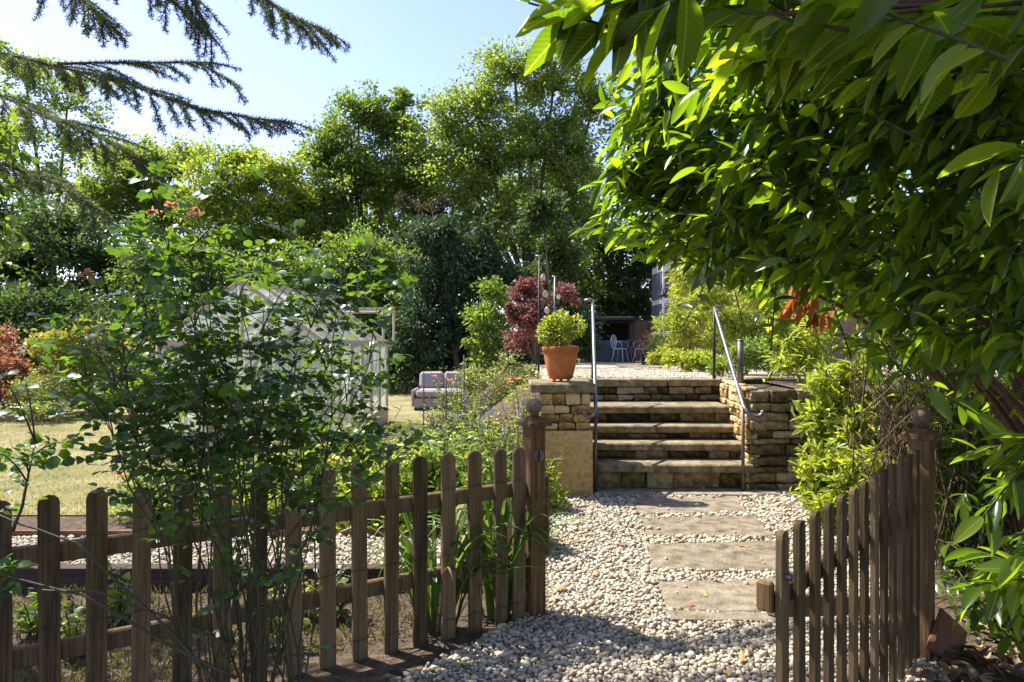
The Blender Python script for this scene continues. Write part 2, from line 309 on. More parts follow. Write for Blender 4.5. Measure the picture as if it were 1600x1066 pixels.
# ------------------------------------------------------------------ the setting
def sheet(name, pts, mat, label=None):
    me = bpy.data.meshes.new(name); me.from_pydata([tuple(p) for p in pts], [], [tuple(range(len(pts)))]); me.update()
    o = link(name, me, mat); o['kind'] = 'structure'; return o
sheet('ground', [(-300, -300, -.012), (300, -300, -.012), (300, 300, -.012), (-300, 300, -.012)], M['ground'])
sheet('planting_bed', [(-6, 1, -.006), (5, 1, -.006), (5, 9, -.006), (-6, 9, -.006)], M['soil'])
sheet('lawn', [(-16, 5.75, .004), (-1.7, 5.75, .004), (-1.0, 9, .004), (-.6, 22, .004), (-16, 22, .004)], M['lawn'])
path_poly = [(-1.12, 2.2), (1.25, 1.6), (1.75, 2.6), (2.0, 3.3), (2.75, 6.0), (2.7, 6.75), (.3, 6.75), (.12, 5.08), (-5, 5.08), (-5, 4.12), (-.12, 4.12), (.1, 3.66)]
path = sheet('gravel_path', [(x, y, .0) for x, y in path_poly], M['gravelbed'])
TZ = lambda D: 1.02 - max(0, D - 8.07) * .0172
terr = sheet('terrace', [(.35, 8.07, TZ(8.07)), (8, 8.07, TZ(8.07)), (14, 30, TZ(30)), (.2, 30, TZ(30))], M['gravelfar'])
bk = MB().add([(.35, 8.07, 1.015), (.2, 30, TZ(30) - .005), (-1.4, 30, 0), (-1.0, 8.07, 0), (-1.0, 7.2, 0), (.35, 6.9, .5)], [(0, 1, 2, 3), (0, 3, 4, 5)])
o = bk.build('bank', M['soil']); o['kind'] = 'structure'
o = MB().add([(2.95, 6.85, .97), (9, 6.85, .97), (9, 8.1, 1.0), (2.95, 8.1, 1.0)], [(0, 1, 2, 3)]).build('raised_bed', M['soil']); o['kind'] = 'structure'

def in_poly(x, y, poly):
    c = np.zeros(len(x), bool); n = len(poly)
    for i in range(n):
        x0, y0 = poly[i]; x1, y1 = poly[(i + 1) % n]
        with np.errstate(divide='ignore', invalid='ignore'):
            k = ((y0 > y) != (y1 > y)) & (x < (x1 - x0) * (y - y0) / (y1 - y0 + 1e-12) + x0)
        c ^= k
    return c
# paving slabs laid in the path
slabs = [[(990, 781), (1150, 778), (1166, 803), (996, 806)], [(1000, 812), (1182, 809), (1208, 842), (1010, 840)], [(1014, 855), (1216, 849), (1226, 897), (1018, 892)],
         [(1030, 915), (1215, 909), (1240, 962), (1040, 958)], [(1040, 961), (1240, 965), (1246, 979), (1046, 974)]]
slab_polys = []
def slab_part(pts, z0, z1, parent, mat):
    n = len(pts); c = sum((Vector((p[0], p[1])) for p in pts), Vector((0, 0))) / n
    top = [((p[0] - c.x) * .985 + c.x, (p[1] - c.y) * .97 + c.y, z1) for p in pts]
    v = [(p[0], p[1], z0) for p in pts] + [(p[0], p[1], z1 - .006) for p in pts] + top
    f = [tuple(range(2 * n, 3 * n))]
    for k in (0, n):
        for i in range(n): f.append((k + i, k + (i + 1) % n, k + n + (i + 1) % n, k + n + i))
    return MB().add(v, f).build('paving_slab', mat, parent)
def rough_edge(pts, step=.08, j=.014):
    out = []
    for i in range(len(pts)):
        a, b = Vector(pts[i]), Vector(pts[(i + 1) % len(pts)]); k = max(1, int((b - a).length / step))
        for q in range(k):
            p = a.lerp(b, q / k); out.append((p.x + random.uniform(-j, j), p.y + random.uniform(-j, j)))
    return out
for s in slabs:
    pts = rough_edge([tuple(G(x, y).xy) for x, y in s][::-1]); slab_polys.append(pts); slab_part(pts, -.02, .022, path, M['slab'])
base_slab = rough_edge([(.78, 6.44), (2.55, 6.40), (2.5, 6.72), (.78, 6.74)]); slab_polys.append(base_slab); slab_part(base_slab, -.02, .03, path, M['slab'])
for (x0, x1, y) in ((990, 1062, 579), (972, 1040, 575.6), (965, 1018, 573), (962, 1000, 571)):
    D = F * (EYE - .93) / (y - 533); zz = TZ(D); D = F * (EYE - zz) / (y - 533); zz = TZ(D)
    a, b = (x0 - 800) / F * D, (x1 - 800) / F * D
    slab_part(rough_edge([(a, D), (b, D), (b + .1, D + .5), (a + .1, D + .5)], .2, .02), zz - .02, zz + .02, terr, M['slab'])
# limestone chips
def chips():
    OV = np.array([(1, 0, 0), (-1, 0, 0), (0, 1, 0), (0, -1, 0), (0, 0, 1), (0, 0, -1)], float); OF = np.array([(0, 2, 4), (2, 1, 4), (1, 3, 4), (3, 0, 4), (2, 0, 5), (1, 2, 5), (3, 1, 5), (0, 3, 5)])
    ico = bmesh.new(); bmesh.ops.create_icosphere(ico, subdivisions=1, radius=1); ico.verts.ensure_lookup_table()
    IV = np.array([v.co[:] for v in ico.verts]); IF = np.array([[v.index for v in f.verts] for f in ico.faces]); ico.free()
    pts = []
    for (y0, y1, st) in ((1.9, 3.0, .0165), (3.0, 4.3, .018), (4.3, 6.75, .022)):
        gx, gy = np.meshgrid(np.arange(-5, 2.9, st), np.arange(y0, y1, st)); x = gx.ravel(); y = gy.ravel()
        x = x + rng.uniform(-.6, .6, len(x)) * st; y = y + rng.uniform(-.6, .6, len(x)) * st
        k = in_poly(x, y, path_poly) & (np.abs(x) < .78 * y + .1) & (y > 2.3); x, y = x[k], y[k]
        ins = np.zeros(len(x), bool)
        for sp in slab_polys: ins |= in_poly(x, y, sp)
        k = (~ins) | (rng.random(len(x)) < .007); x, y, ins = x[k], y[k], ins[k]
        r = st * np.clip(rng.lognormal(-.52, .32, len(x)), .28, 1.15); z = r * .35 + np.where(ins, .022, 0) + np.where(rng.random(len(x)) < .2, .008, 0) * (~ins)
        z += np.where(ins, 0, .012 * (np.sin(x * 5 + 1) * np.sin(y * 4.3) + 1) * .6)
        pts.append(np.stack([x, y, z, r], 1))
    AV = []; AF = []; off = 0
    for A, IV, IF in ((np.concatenate(pts[:2]), IV, IF), (pts[2], OV * 1.15, OF)):
        n = len(A)
        sc3 = np.stack([rng.uniform(.8, 1.35, n), rng.uniform(.7, 1.1, n), rng.uniform(.5, .85, n)], 1)
        V = IV[None] * (1 + rng.uniform(-.3, .3, (n, len(IV), 1))) * sc3[:, None]
        a = rng.uniform(0, 6.28, n); t = rng.uniform(-.5, .5, n); ca, sa, ct, st_ = np.cos(a), np.sin(a), np.cos(t), np.sin(t)
        x, y, z = V[..., 0], V[..., 1], V[..., 2]
        y, z = y * ct[:, None] - z * st_[:, None], y * st_[:, None] + z * ct[:, None]
        x, y = x * ca[:, None] - y * sa[:, None], x * sa[:, None] + y * ca[:, None]
        V = np.stack([x, y, z], -1) * A[:, None, 3:4] + A[:, None, :3]
        Fa = (IF[None] + (np.arange(n) * len(IV))[:, None, None]).reshape(-1, 3)
        AV.append(V.reshape(-1, 3)); AF.append(Fa + off); off += n * len(IV)
    V = np.concatenate(AV); Fa = np.concatenate(AF); n = len(V)
    o = fastmesh('gravel', V.reshape(-1, 3), Fa, M['chips'], None, False, 'stuff')
    tag(o, 'loose white limestone chips covering the path', 'gravel'); print('chips', n)
chips()
def terrace_chips():
    n = 9000; y = rng.uniform(8.3, 14, n); x = .45 + rng.random(n) * (2.2 + (y - 8) * .25); r = rng.uniform(.009, .022, n)
    IV = np.array([(1, 0, 0), (-1, 0, 0), (0, 1, 0), (0, -1, 0), (0, 0, 1), (0, 0, -1)], float); IF = np.array([(0, 2, 4), (2, 1, 4), (1, 3, 4), (3, 0, 4), (2, 0, 5), (1, 2, 5), (3, 1, 5), (0, 3, 5)])
    V = IV[None] * rng.uniform(.7, 1.3, (n, 6, 1)) * r[:, None, None]; a = rng.uniform(0, 6.28, n)[:, None]
    X = V[..., 0] * np.cos(a) - V[..., 1] * np.sin(a); Y = V[..., 0] * np.sin(a) + V[..., 1] * np.cos(a); zt = 1.02 - (y - 8.07) * .0172
    V = np.stack([X + x[:, None], Y + y[:, None], V[..., 2] * .8 + zt[:, None] + .004], -1)
    o = fastmesh('terrace_gravel', V.reshape(-1, 3), (IF[None] + (np.arange(n) * 6)[:, None, None]).reshape(-1, 3), M['chips'], None, False, 'stuff'); tag(o, 'loose gravel on the upper terrace above the steps', 'gravel')
terrace_chips()
# edging of the side path
o = MB().box((-2.65, 4.08, .05), (5.0, .09, .15)).build('timber_edging', M['sleeper']); tag(o, 'dark timber sleeper edging the near side of the gravel strip', 'edging')
o = MB().box((-2.6, 5.12, .015), (5.2, .025, .07)).build('garden_edging', M['edging']); tag(o, 'thin rusty brown edging strip along the far side of the gravel', 'edging')
# lawn blades
def blades(name, n, xr, yr, L, mat, label, ok=None):
    x = rng.uniform(*xr, n); y = yr[0] + (yr[1] - yr[0]) * rng.random(n) ** 1.5
    k = (np.abs(x) < .8 * y)
    if ok is not None: k &= ok(x, y)
    x, y = x[k], y[k]; m = len(x); p = np.stack([x, y, np.full(m, .002)], 1)
    d = rnd(m, .55); d[:, 2] = 1
    o = foliage(name, T_QUAD, p, d, rnd(m), rng.uniform(.5, 1.2, m) * L, np.full(m, L * .16), mat, None)
    tag(o, label, 'grass')
blades('grass', 42000, (-10, -1.2), (5.75, 13), .04, LM['grass'], 'short dry mown grass of the yellowed lawn')
blades('rough_grass', 7000, (-3.6, -.4), (2.7, 4.05), .06, LM['rough'], 'thin dry grass and weeds between the fence and the sleeper', lambda x, y: y > 3.75 + .57 * (x - .11))

# ------------------------------------------------------------------ masonry
def courses(parent, O, U, Nn, length, z0, z1, heights, lens, mat, depth=.12, jit=.006, gap=.009, name='stone', bev=.008, out=.012):
    U = Vector(U).normalized(); Nn = Vector(Nn).normalized(); Z = Vector((0, 0, 1)); B = Matrix((U, Nn, Z)).transposed()
    z = z0
    while z < z1 - .02:
        h = random.uniform(*heights)
        if z1 - z - h < heights[0] * .6: h = z1 - z
        u = 0.0
        while u < length - .01:
            l = random.uniform(*lens)
            if length - u - l < lens[0] * .6: l = length - u
            pr = random.uniform(-out, out)
            c = Vector(O) + U * (u + l / 2) + Nn * (pr - depth / 2) + Z * (z + h / 2)
            chamfer(name, c, (l - gap, depth, h - gap), bev, mat, parent, jit, B); u += l
        z += h
# left pier
pier = empty('stone_pier', (.52, 6.5, 0), 'square sandstone pier with a flat cap beside the steps, terracotta pot on top', 'pier')
px0, px1, pd = .29, .755, 6.47
MB().box(((px0 + px1) / 2, pd + .3, .48), (px1 - px0 - .05, .5, .94)).build('core', M['mortar'], pier)
chamfer('block', ((px0 + px1) / 2 + .005, pd + .06, .305), (px1 - px0 + .01, .16, .63), .012, M['sandblock'], pier, .004)
courses(pier, (px0 - .03, pd, .625), (1, 0, 0), (0, -1, 0), px1 - px0 + .02, 0, .355, (.07, .11), (.12, .25), M['sand'], .14, .008)
courses(pier, (px0, pd + .6, .0), (0, -1, 0), (-1, 0, 0), .5, 0, .98, (.09, .15), (.15, .3), M['sand'], .12)
chamfer('cap', (.475, pd + .24, 1.03), (.62, .62, .095), .018, M['tread'], pier, .006)
# right wall: lit left return and mossy front
rw = empty('stone_wall', (2.7, 6.7, 0), 'rough mossy stone wall with a sunlit return, right of the steps', 'wall')
MB().add([(2.34, 6.68, 0), (4.6, 6.68, 0), (4.6, 8.2, 0), (2.52, 8.2, 0), (2.34, 6.68, .96), (4.6, 6.68, .96), (4.6, 8.2, .96), (2.52, 8.2, .96)], [(0, 1, 5, 4), (3, 0, 4, 7), (4, 5, 6, 7)]).build('core', M['mortar'], rw)
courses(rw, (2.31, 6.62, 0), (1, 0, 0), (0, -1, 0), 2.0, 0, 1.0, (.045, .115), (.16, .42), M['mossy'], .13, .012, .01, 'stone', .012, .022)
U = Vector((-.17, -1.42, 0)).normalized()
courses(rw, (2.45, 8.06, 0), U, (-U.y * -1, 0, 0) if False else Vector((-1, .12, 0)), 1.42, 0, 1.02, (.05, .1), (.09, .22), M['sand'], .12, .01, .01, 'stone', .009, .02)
# steps
st = empty('stone_steps', (1.55, 7.2, 0), 'flight of worn stone steps with dark rubble risers up to the terrace', 'steps')
noses = [(6.60, .275, .078), (6.88, .435, .07), (7.16, .582, .078), (7.40, .762, .074)]
X0, X1 = .76, 2.42
zprev = .03
for i, (D, z, th) in enumerate(noses):
    Dn = noses[i + 1][0] + .12 if i < 3 else 8.12
    chamfer('tread', ((X0 + X1 - .04) / 2, (D + Dn) / 2, z - th / 2), (X1 - X0 - (.1 - .03 * i), Dn - D, th), .012, M['tread'], st, .006)
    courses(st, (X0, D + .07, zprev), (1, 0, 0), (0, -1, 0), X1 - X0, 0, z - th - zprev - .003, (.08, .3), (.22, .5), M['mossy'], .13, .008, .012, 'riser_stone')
    MB().box(((X0 + X1) / 2, D + .17, (zprev + z - th) / 2), (X1 - X0, .1, z - th - zprev - .01)).build('core', M['mortar'], st)
    zprev = z
tw = empty('terrace_wall', (1.6, 8.1, .76), 'low rubble wall with coping at the head of the steps', 'wall')
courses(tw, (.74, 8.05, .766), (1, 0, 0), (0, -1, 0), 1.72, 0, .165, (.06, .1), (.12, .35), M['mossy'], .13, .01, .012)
courses(tw, (.72, 8.02, .932), (1, 0, 0), (0, -1, 0), 1.74, 0, .094, (.1, .1), (.4, .8), M['tread'], .3, .006, .008, 'coping_stone')
MB().box((1.6, 8.17, .85), (1.8, .08, .17)).build('core', M['mortar'], tw)

# ------------------------------------------------------------------ handrails
def handrail(label, low, top, hookdir, curl):
    e = empty('handrail', (low[0], low[1], 0), label, 'handrail')
    lz = low[2]; a = Vector(low); b = Vector(top)
    MB().tube([(a.x, a.y, .02), (a.x, a.y, lz - .015)], .017, 8).build('post', M['postmetal'], e, True)
    MB().tube([(b.x, b.y, TZ(8.1) - .01), (b.x, b.y, b.z - .02)], .016, 8).build('post', M['darkmetal'], e, True)
    d = (b - a).normalized()
    s = a - d * .03; c = Vector(curl)
    pts = [s + Vector((c.x * a_, c.y - .02, b_)) for a_, b_ in ((1.12, -.03), (1.15, -.055), (1.0, -.08), (.72, -.093), (.42, -.085), (.2, -.062), (.06, -.03))] + [s] + [a.lerp(b, k / 8) for k in range(1, 9)]
    pts += [b + Vector((hookdir * .03, .0, .012)), b + Vector((hookdir * .1, .0, .0))]
    MB().tube(pts, .0185, 10).build('rail', M['galv'], e, True)
handrail('galvanised handrail beside the pier on the left of the steps', (.80, 6.53, .86), tuple(P(926, 470, 8.12)), -1, (-.1, -.02))
handrail('galvanised handrail sloping along the right wall of the steps', (2.22, 6.56, .86), tuple(P(1116, 481, 8.12)), 1, (.14, -.04))
b = empty('steel_post', tuple(P(1157, 590, 7.4)), 'thick capped steel post rising behind the right handrail', 'post')
MB().tube([P(1157, 605, 7.4), P(1157, 533, 7.4)], .034, 12).build('tube', M['postmetal'], b, True)
MB().lathe(P(1157, 533, 7.4), [(.036, 0), (.036, .012), (.02, .02)], 12).build('cap', M['galv'], b, True)

# ------------------------------------------------------------------ picket fence and gate
def picket(parent, c, dirv, wd, th, h, z0=0.0, mat='wood', tilt=0.0):
    """round-topped board, front face along dirv"""
    n = 6; prof = [(-wd / 2, 0), (wd / 2, 0), (wd / 2, h - wd * .42)] + [(wd / 2 * math.cos(math.pi * k / n), h - wd * .42 + wd * .42 * math.sin(math.pi * k / n)) for k in range(1, n)] + [(-wd / 2, h - wd * .42)]
    m = len(prof); dx, dy = dirv; nx, ny = -dy, dx; v = []
    for s in (-1, 1):
        for (u, z) in prof: v.append(((u + tilt * z) * dx + s * th / 2 * nx, (u + tilt * z) * dy + s * th / 2 * ny, z))
    f = [tuple(range(m)), tuple(range(2 * m - 1, m - 1, -1))] + [(i, i + m, (i + 1) % m + m, (i + 1) % m) for i in range(m)]
    o = MB().add(v, f).build('picket', M[mat], None); o.location = (c[0], c[1], z0); return setparent(o, parent)
fd = Vector((.8695, .494)); fp = Vector((.11, 3.63))
fence = empty('picket_fence', (fp.x, fp.y, 0), 'weathered round-topped picket fence running left from the gate post', 'fence')
D13 = Vector((-.0563, 3.535))
fn = Vector((-fd.y, fd.x))                    # away from the camera
pos = [D13 - fd * (.1492 * i) for i in range(0, 17)] + [D13 + fd * .105]
for i, p in enumerate(pos):
    s = (D13 - p).length; picket(fence, p, fd, .07 + random.uniform(-.003, .003), .02, .935 - .013 * s + random.uniform(-.006, .006), -.02, 'wood', random.uniform(-.008, .008))
for z, dz in ((.69, 0), (.315, 0)):
    a = fp + fn * .035 + fd * .0; bq = D13 - fd * 2.6 + fn * .035
    c = (a + bq) / 2; L = (a - bq).length
    chamfer('rail', (c.x, c.y, z - .02), (L, .035, .075), .006, M['wood'], fence, 0, Matrix(((fd.x, fn.x, 0), (fd.y, fn.y, 0), (0, 0, 1))) @ Matrix.Rotation(R(-.7), 3, 'Y'))
for z in (.745, .42, .1):
    mb = MB(); pts = []
    for i in range(0, 58):
        q = D13 + fd * (.12 - .046 * i) - fn * (.013 + .004 * (i % 2)); pts.append((q.x, q.y, z - .013 * .046 * i + random.uniform(-.006, .006)))
    mb.tube(pts, .0016, 4); mb.build('wire', M['darkmetal'], fence)
def gate_post(label, x, y, rz, latch):
    e = empty('gate_post', (x, y, 0), label, 'post')
    B = Matrix.Rotation(rz, 3, 'Z')
    chamfer('shaft', (x, y, .5), (.092, .092, 1.04), .004, M['wood_post'], e, 0, B)
    h = .07; cz = 1.02
    v = [(-h, -h, cz), (h, -h, cz), (h, h, cz), (-h, h, cz), (-h, -h, cz + .018), (h, -h, cz + .018), (h, h, cz + .018), (-h, h, cz + .018), (-.028, -.028, cz + .048), (.028, -.028, cz + .048), (.028, .028, cz + .048), (-.028, .028, cz + .048)]
    v = [tuple(B @ Vector(q) + Vector((x, y, 0))) for q in v]
    f = [(3, 2, 1, 0), (8, 9, 10, 11)] + [(i, (i + 1) % 4, 4 + (i + 1) % 4, 4 + i) for i in range(4)] + [(4 + i, 4 + (i + 1) % 4, 8 + (i + 1) % 4, 8 + i) for i in range(4)]
    MB().add(v, f).build('cap', M['wood_post'], e)
    prof = [(.02, .0), (.022, .012), (.03, .018)] + [(.044 * math.cos(a), .055 + .044 * math.sin(a)) for a in [R(k) for k in range(-55, 90, 14)]] + [(.003, .099)]
    MB().lathe((x, y, cz + .045), prof, 18).build('ball_finial', M['endgrain'], e, True)
    if latch:
        c = Vector((x, y, .865)) - Vector((fn.x, fn.y, 0)) * .05
        mb = MB(); mb.tube([c + Vector((fn.x, fn.y, 0)) * .006, c - Vector((fn.x, fn.y, 0)) * .004], .032, 16); lt = mb.build('latch_plate', M['galv'], e)
        MB().tube([c + Vector((0, 0, .03)), c + Vector((.0, -.018, .0)), c + Vector((0, -.008, -.032))], .005, 6).build('keeper', M['darkmetal'], lt)
        chamfer('stop_board', (x + .062, y + .03, .53), (.02, .05, .42), .003, M['wood_post'], e, 0, B)
    return e
gate_post('timber gate post with ball finial and metal latch, at the fence end', .118, 3.65, R(29.6), True)
gate_post('timber gate post with ball finial among laurel, hinge side of the open gate', 1.90, 3.17, R(45), False)
gd = Vector((.68, .733)); g0 = Vector((.773, 1.95)); gn = Vector((gd.y, -gd.x))
gate = empty('picket_gate', (1.83, 3.09, 0), 'open timber picket gate leaf swung towards the viewer', 'gate')
for i in range(13):
    p = g0 + gd * (.1292 * i); picket(gate, p, gd, .052, .018, .89 + .0042 * i, .04, 'wood', random.uniform(-.006, .006))
GB = Matrix(((gd.x, -gn.x, 0), (gd.y, -gn.y, 0), (0, 0, 1)))
gside = Vector((-gn.x, -gn.y, 0))
for z in (.72, .24):
    c = g0 + gd * .78; cc = Vector((c.x, c.y, z)) + gside * .032; chamfer('rail', cc, (1.6, .03, .06), .005, M['wood'], gate, 0, GB)
a = g0 + gd * .1; b2 = g0 + gd * 1.5
br = Vector((b2.x - a.x, b2.y - a.y, -.40)); bu = br.normalized(); bv = gside; bw = bu.cross(bv)
chamfer('brace', Vector((a.x, a.y, .67)) + br / 2 + gside * .07, (br.length, .03, .07), .005, M['wood'], gate, 0, Matrix((bu, bv, bw)).transposed())
lc = g0 - gd * .025; chamfer('latch_block', (lc.x + gside.x * .04, lc.y + gside.y * .04, .74), (.03, .045, .085), .006, M['wood_post'], gate, 0, GB)
bc = Vector((g0.x, g0.y, .80)) - gside * .014
MB().tube([bc + gside * .01, bc - gside * .012], .011, 10).build('latch_bolt', M['galv'], gate)

# ------------------------------------------------------------------ pot with a shrub on the pier
pt = empty('terracotta_pot', (.475, 6.66, 1.0775), 'large terracotta pot with rolled rim standing on the pier', 'pot')
c = (.475, 6.66, 1.0775)
MB().lathe((c[0], c[1], c[2] + .025), [(.108, 0), (.128, .05), (.152, .15), (.163, .24), (.165, .26), (.178, .265), (.18, .31), (.17, .318), (.158, .31), (.152, .27)], 28).build('bowl', M['terra'], pt, True)
for k in range(3): MB().box((c[0] - .07 + .07 * k, c[1] - .08 + .03 * (k == 1), c[2] + .013), (.03, .05, .026)).build('foot', M['terra'], pt)

def small_crown(thing, mat, lobes, nleaf, L, asp=.5, tpl=T_LEAF, up=.5, parts=0, key=None, name='foliage', shell=.55):
    """leaves scattered through ellipsoid lobes [(centre, (rx,ry,rz))]"""
    ps = []; ds = []
    vol = np.array([r[0] * r[2] for c, r in lobes]); cnt = np.maximum(8, (nleaf * vol / vol.sum()).astype(int))
    for (c, r), k in zip(lobes, cnt):
        q = nrm(rnd(k)); rad = shell + (1 - shell) * rng.random(k)[:, None] ** .6
        ps.append(np.array(c) + q * rad * np.array(r)); ds.append(q + rnd(k, .45))
    p = np.concatenate(ps); d = np.concatenate(ds); d[:, 2] += up * .3; n = rnd(len(p), .55); n[:, 2] += 1
    Ls = L * rng.uniform(.6, 1.25, len(p))
    if parts: leaf_parts(tpl, key, p, d, n, Ls, Ls * asp, mat, thing, parts, name)
    else: foliage(name, tpl, p, d, n, Ls, Ls * asp, mat, thing)
    return p
sh = empty('potted_shrub', (.475, 6.66, 1.38), 'pale yellow-green leafy shrub growing in the terracotta pot', 'plant')
mb = MB()
for k in range(9):
    q = Vector((random.uniform(-.16, .18), random.uniform(-.1, .1), random.uniform(.12, .3))); mb.tube(bez((.475, 6.66, 1.36), (.475 + q.x * .3, 6.66, 1.45), Vector((.475, 6.66, 1.38)) + q, 4), .004, 4)
mb.build('stem', M['cane'], sh)
small_crown(sh, LM['bamboo'], [(P(870, 525, 6.66), (.14, .13, .14)), (P(900, 510, 6.66), (.085, .09, .1)), (P(853, 520, 6.66), (.08, .1, .11)), (P(876, 503, 6.66), (.1, .09, .1)), (P(862, 508, 6.66), (.08, .08, .1))], 1700, .04, .55)

# ------------------------------------------------------------------ trees
def grow_tree(name, label, mat, D, lobes, basex, nleaf, L, density=1.0, cat='tree', group=None, clump=.42, asp=.55, bark='bark', thick=.16, droop=.25, depth=.8, tpl=T_QUAD, z0=0.0, limb=True):
    if D > 17: q_ = mat in (LM['dark'], LM['conifer']) or basex > 1000 or basex < 0; nleaf = int(nleaf * (1.0 if q_ else 1.4)); L *= .92 if q_ else .8
    base = Vector(((basex - 800) / F * D, D, z0)); t = empty(name, base, label, cat, group)
    C = [(np.array(P(x, y, D + random.uniform(-.6, .6) * depth)), np.array((rx / F * D, rx / F * D * depth, ry / F * D))) for x, y, rx, ry in lobes]
    mb = MB(); topz = max(c[2] + .3 * r[2] for c, r in C); cx = np.mean([c[0] for c, r in C])
    fork = Vector((base.x + (cx - base.x) * .4, D, z0 + (min(c[2] for c, r in C) - z0) * .6 + .2))
    mb.tube([base, base.lerp(fork, .5) + Vector((.08, 0, 0)), fork], [thick, thick * .8, thick * .7], 8)
    ps = []; ds = []; area = np.array([r[0] * r[2] for c, r in C]); cnt = nleaf * area / area.sum()
    for (c, r), k in zip(C, cnt):
        cl = max(.12, min(clump, .5 * min(r))); nc = max(5, int(k / 110)); q = nrm(rnd(nc)); q[:, 2] = np.where(q[:, 2] < -.5, -q[:, 2], q[:, 2])
        cen = c + q * r * (rng.random(nc)[:, None] ** .45) * np.where(rng.random((nc, 1)) < .16, rng.uniform(1.1, 1.42, (nc, 1)), rng.uniform(.75, 1.08, (nc, 1)))
        if limb:
            mid = Vector(tuple(fork.lerp(Vector(c), .5))) + Vector((0, 0, -.1 * r[2])); mb.tube(bez(fork, mid, c, 4), [thick * .5, thick * .42, thick * .34, thick * .26, thick * .18], 5)
            for a in cen[:9]: mb.tube(bez(c, Vector((c + a) / 2) + Vector((0, 0, -.08)), a, 3), [thick * .2, thick * .14, thick * .1, thick * .05], 4)
        per = int(k / nc) + 1; idx = np.repeat(np.arange(nc), per)
        sz = cl * rng.uniform(.45, 1.35, nc)[idx, None]
        off = rng.normal(0, .5, (len(idx), 3)) * sz * np.array([1, 1, .7]); ps.append(cen[idx] + off)
        o_ = nrm(off) * .8 + q[idx] * .5 + rnd(len(idx), .5); o_[:, 2] -= droop; ds.append(o_)
    p = np.concatenate(ps); d = np.concatenate(ds); n = rnd(len(p), .9); n[:, 2] += .35; n[:, 0] -= .25
    k = p[:, 2] > z0 + .05; p, d, n = p[k], d[k], n[k]
    Ls = L * rng.uniform(.55, 1.3, len(p))
    mb.build('trunk', M[bark], t, True); foliage('crown', tpl, p, d, n, Ls, Ls * asp, mat, t)
    return t
BG = 'trees behind the garden'
grow_tree('ash_tree', 'tall airy pale-leaved tree with grey branches, behind the cedar at far left', LM['ash'], 30, [(40, 125, 60, 55), (105, 170, 65, 60), (25, 220, 60, 60), (130, 250, 45, 50), (60, 300, 60, 50)], 85, 9000, .2, group=BG, thick=.22, clump=.5)
grow_tree('broadleaf_tree', 'rounded light green tree left of centre, left of the yellow-green one', LM['ash'], 27, [(200, 300, 75, 65), (270, 265, 65, 45), (160, 345, 60, 60), (260, 350, 85, 60), (215, 250, 40, 30)], 215, 22000, .19, group=BG)
grow_tree('broadleaf_tree', 'yellow-green sunlit tree with upright shoots, left of the tall ash', LM['lime'], 24, [(370, 275, 60, 50), (430, 290, 55, 48), (330, 325, 60, 60), (455, 350, 65, 60), (400, 375, 80, 60), (350, 400, 70, 50)], 400, 24000, .18, group=BG)
grow_tree('ash_tree', 'dark green feathery tree in the middle, shorter than its right neighbour', LM['mid'], 25, [(560, 190, 50, 48), (515, 255, 48, 60), (615, 215, 50, 65), (560, 310, 90, 80), (505, 350, 50, 60), (640, 300, 50, 80), (530, 410, 70, 60), (632, 165, 22, 30)], 570, 34000, .18, group=BG)
grow_tree('ash_tree', 'tallest tree, broad sunlit green crown against the sky', LM['ash'], 24, [(805, 120, 65, 55), (745, 185, 62, 60), (865, 140, 55, 65), (695, 205, 50, 50), (830, 240, 90, 80), (740, 290, 90, 90), (885, 260, 60, 90), (820, 370, 100, 75), (900, 350, 55, 80), (740, 380, 70, 60), (925, 180, 40, 80)], 830, 50000, .17, group=BG, thick=.24)
grow_tree('purple_tree', 'dull purple-brown leaved tree low between the two tall green trees', LM['purple'], 23, [(660, 370, 34, 60), (668, 440, 38, 60)], 660, 6000, .17, group=BG)
grow_tree('evergreen_tree', 'dark evergreen with white-flecked foliage right of the tall tree', LM['dark'], 27, [(945, 400, 45, 75), (940, 480, 55, 45), (990, 420, 50, 80), (1045, 400, 60, 90), (1000, 490, 60, 40)], 970, 20000, .18, group=BG)
grow_tree('broadleaf_tree', 'green tree glimpsed through the laurel at upper right', LM['mid'], 24, [(1100, 250, 100, 130), (1010, 220, 70, 100), (1230, 280, 120, 140), (1120, 400, 100, 80)], 1110, 16000, .22, group=BG)
grow_tree('broadleaf_tree', 'green tree beyond the lawn at the left edge of the picture', LM['mid'], 24, [(-60, 250, 90, 130), (-40, 380, 80, 90), (20, 350, 50, 60)], -30, 12000, .19, group=BG)
grow_tree('conifer', 'dark feathery conifer with drooping sprays right of the greenhouse', LM['conifer'], 19, [(700, 470, 75, 80), (745, 420, 55, 70), (680, 400, 50, 60), (715, 530, 75, 50), (770, 450, 40, 60), (650, 520, 50, 50)], 712, 26000, .17, clump=.3, asp=.35, droop=.8, thick=.12)
grow_tree('broadleaf_tree', 'shaded green tree directly behind the greenhouse roof', LM['mid'], 21, [(600, 440, 55, 60), (590, 510, 60, 55), (545, 420, 50, 50), (620, 560, 55, 50), (480, 450, 60, 60), (520, 520, 60, 60)], 585, 24000, .16, thick=.12)
grow_tree('evergreen_tree', 'dark evergreen mass beyond the lawn at far left', LM['dark'], 21, [(90, 385, 90, 60), (20, 440, 70, 70), (165, 430, 80, 60), (80, 480, 100, 50), (-60, 450, 70, 90)], 90, 26000, .17, thick=.12)
grow_tree('broadleaf_tree', 'mid green tree rising behind the rose bush', LM['mid'], 20, [(250, 430, 70, 55), (330, 440, 60, 55), (410, 450, 60, 60), (290, 510, 90, 60), (400, 530, 80, 60), (200, 520, 70, 55)], 300, 24000, .16, thick=.12)
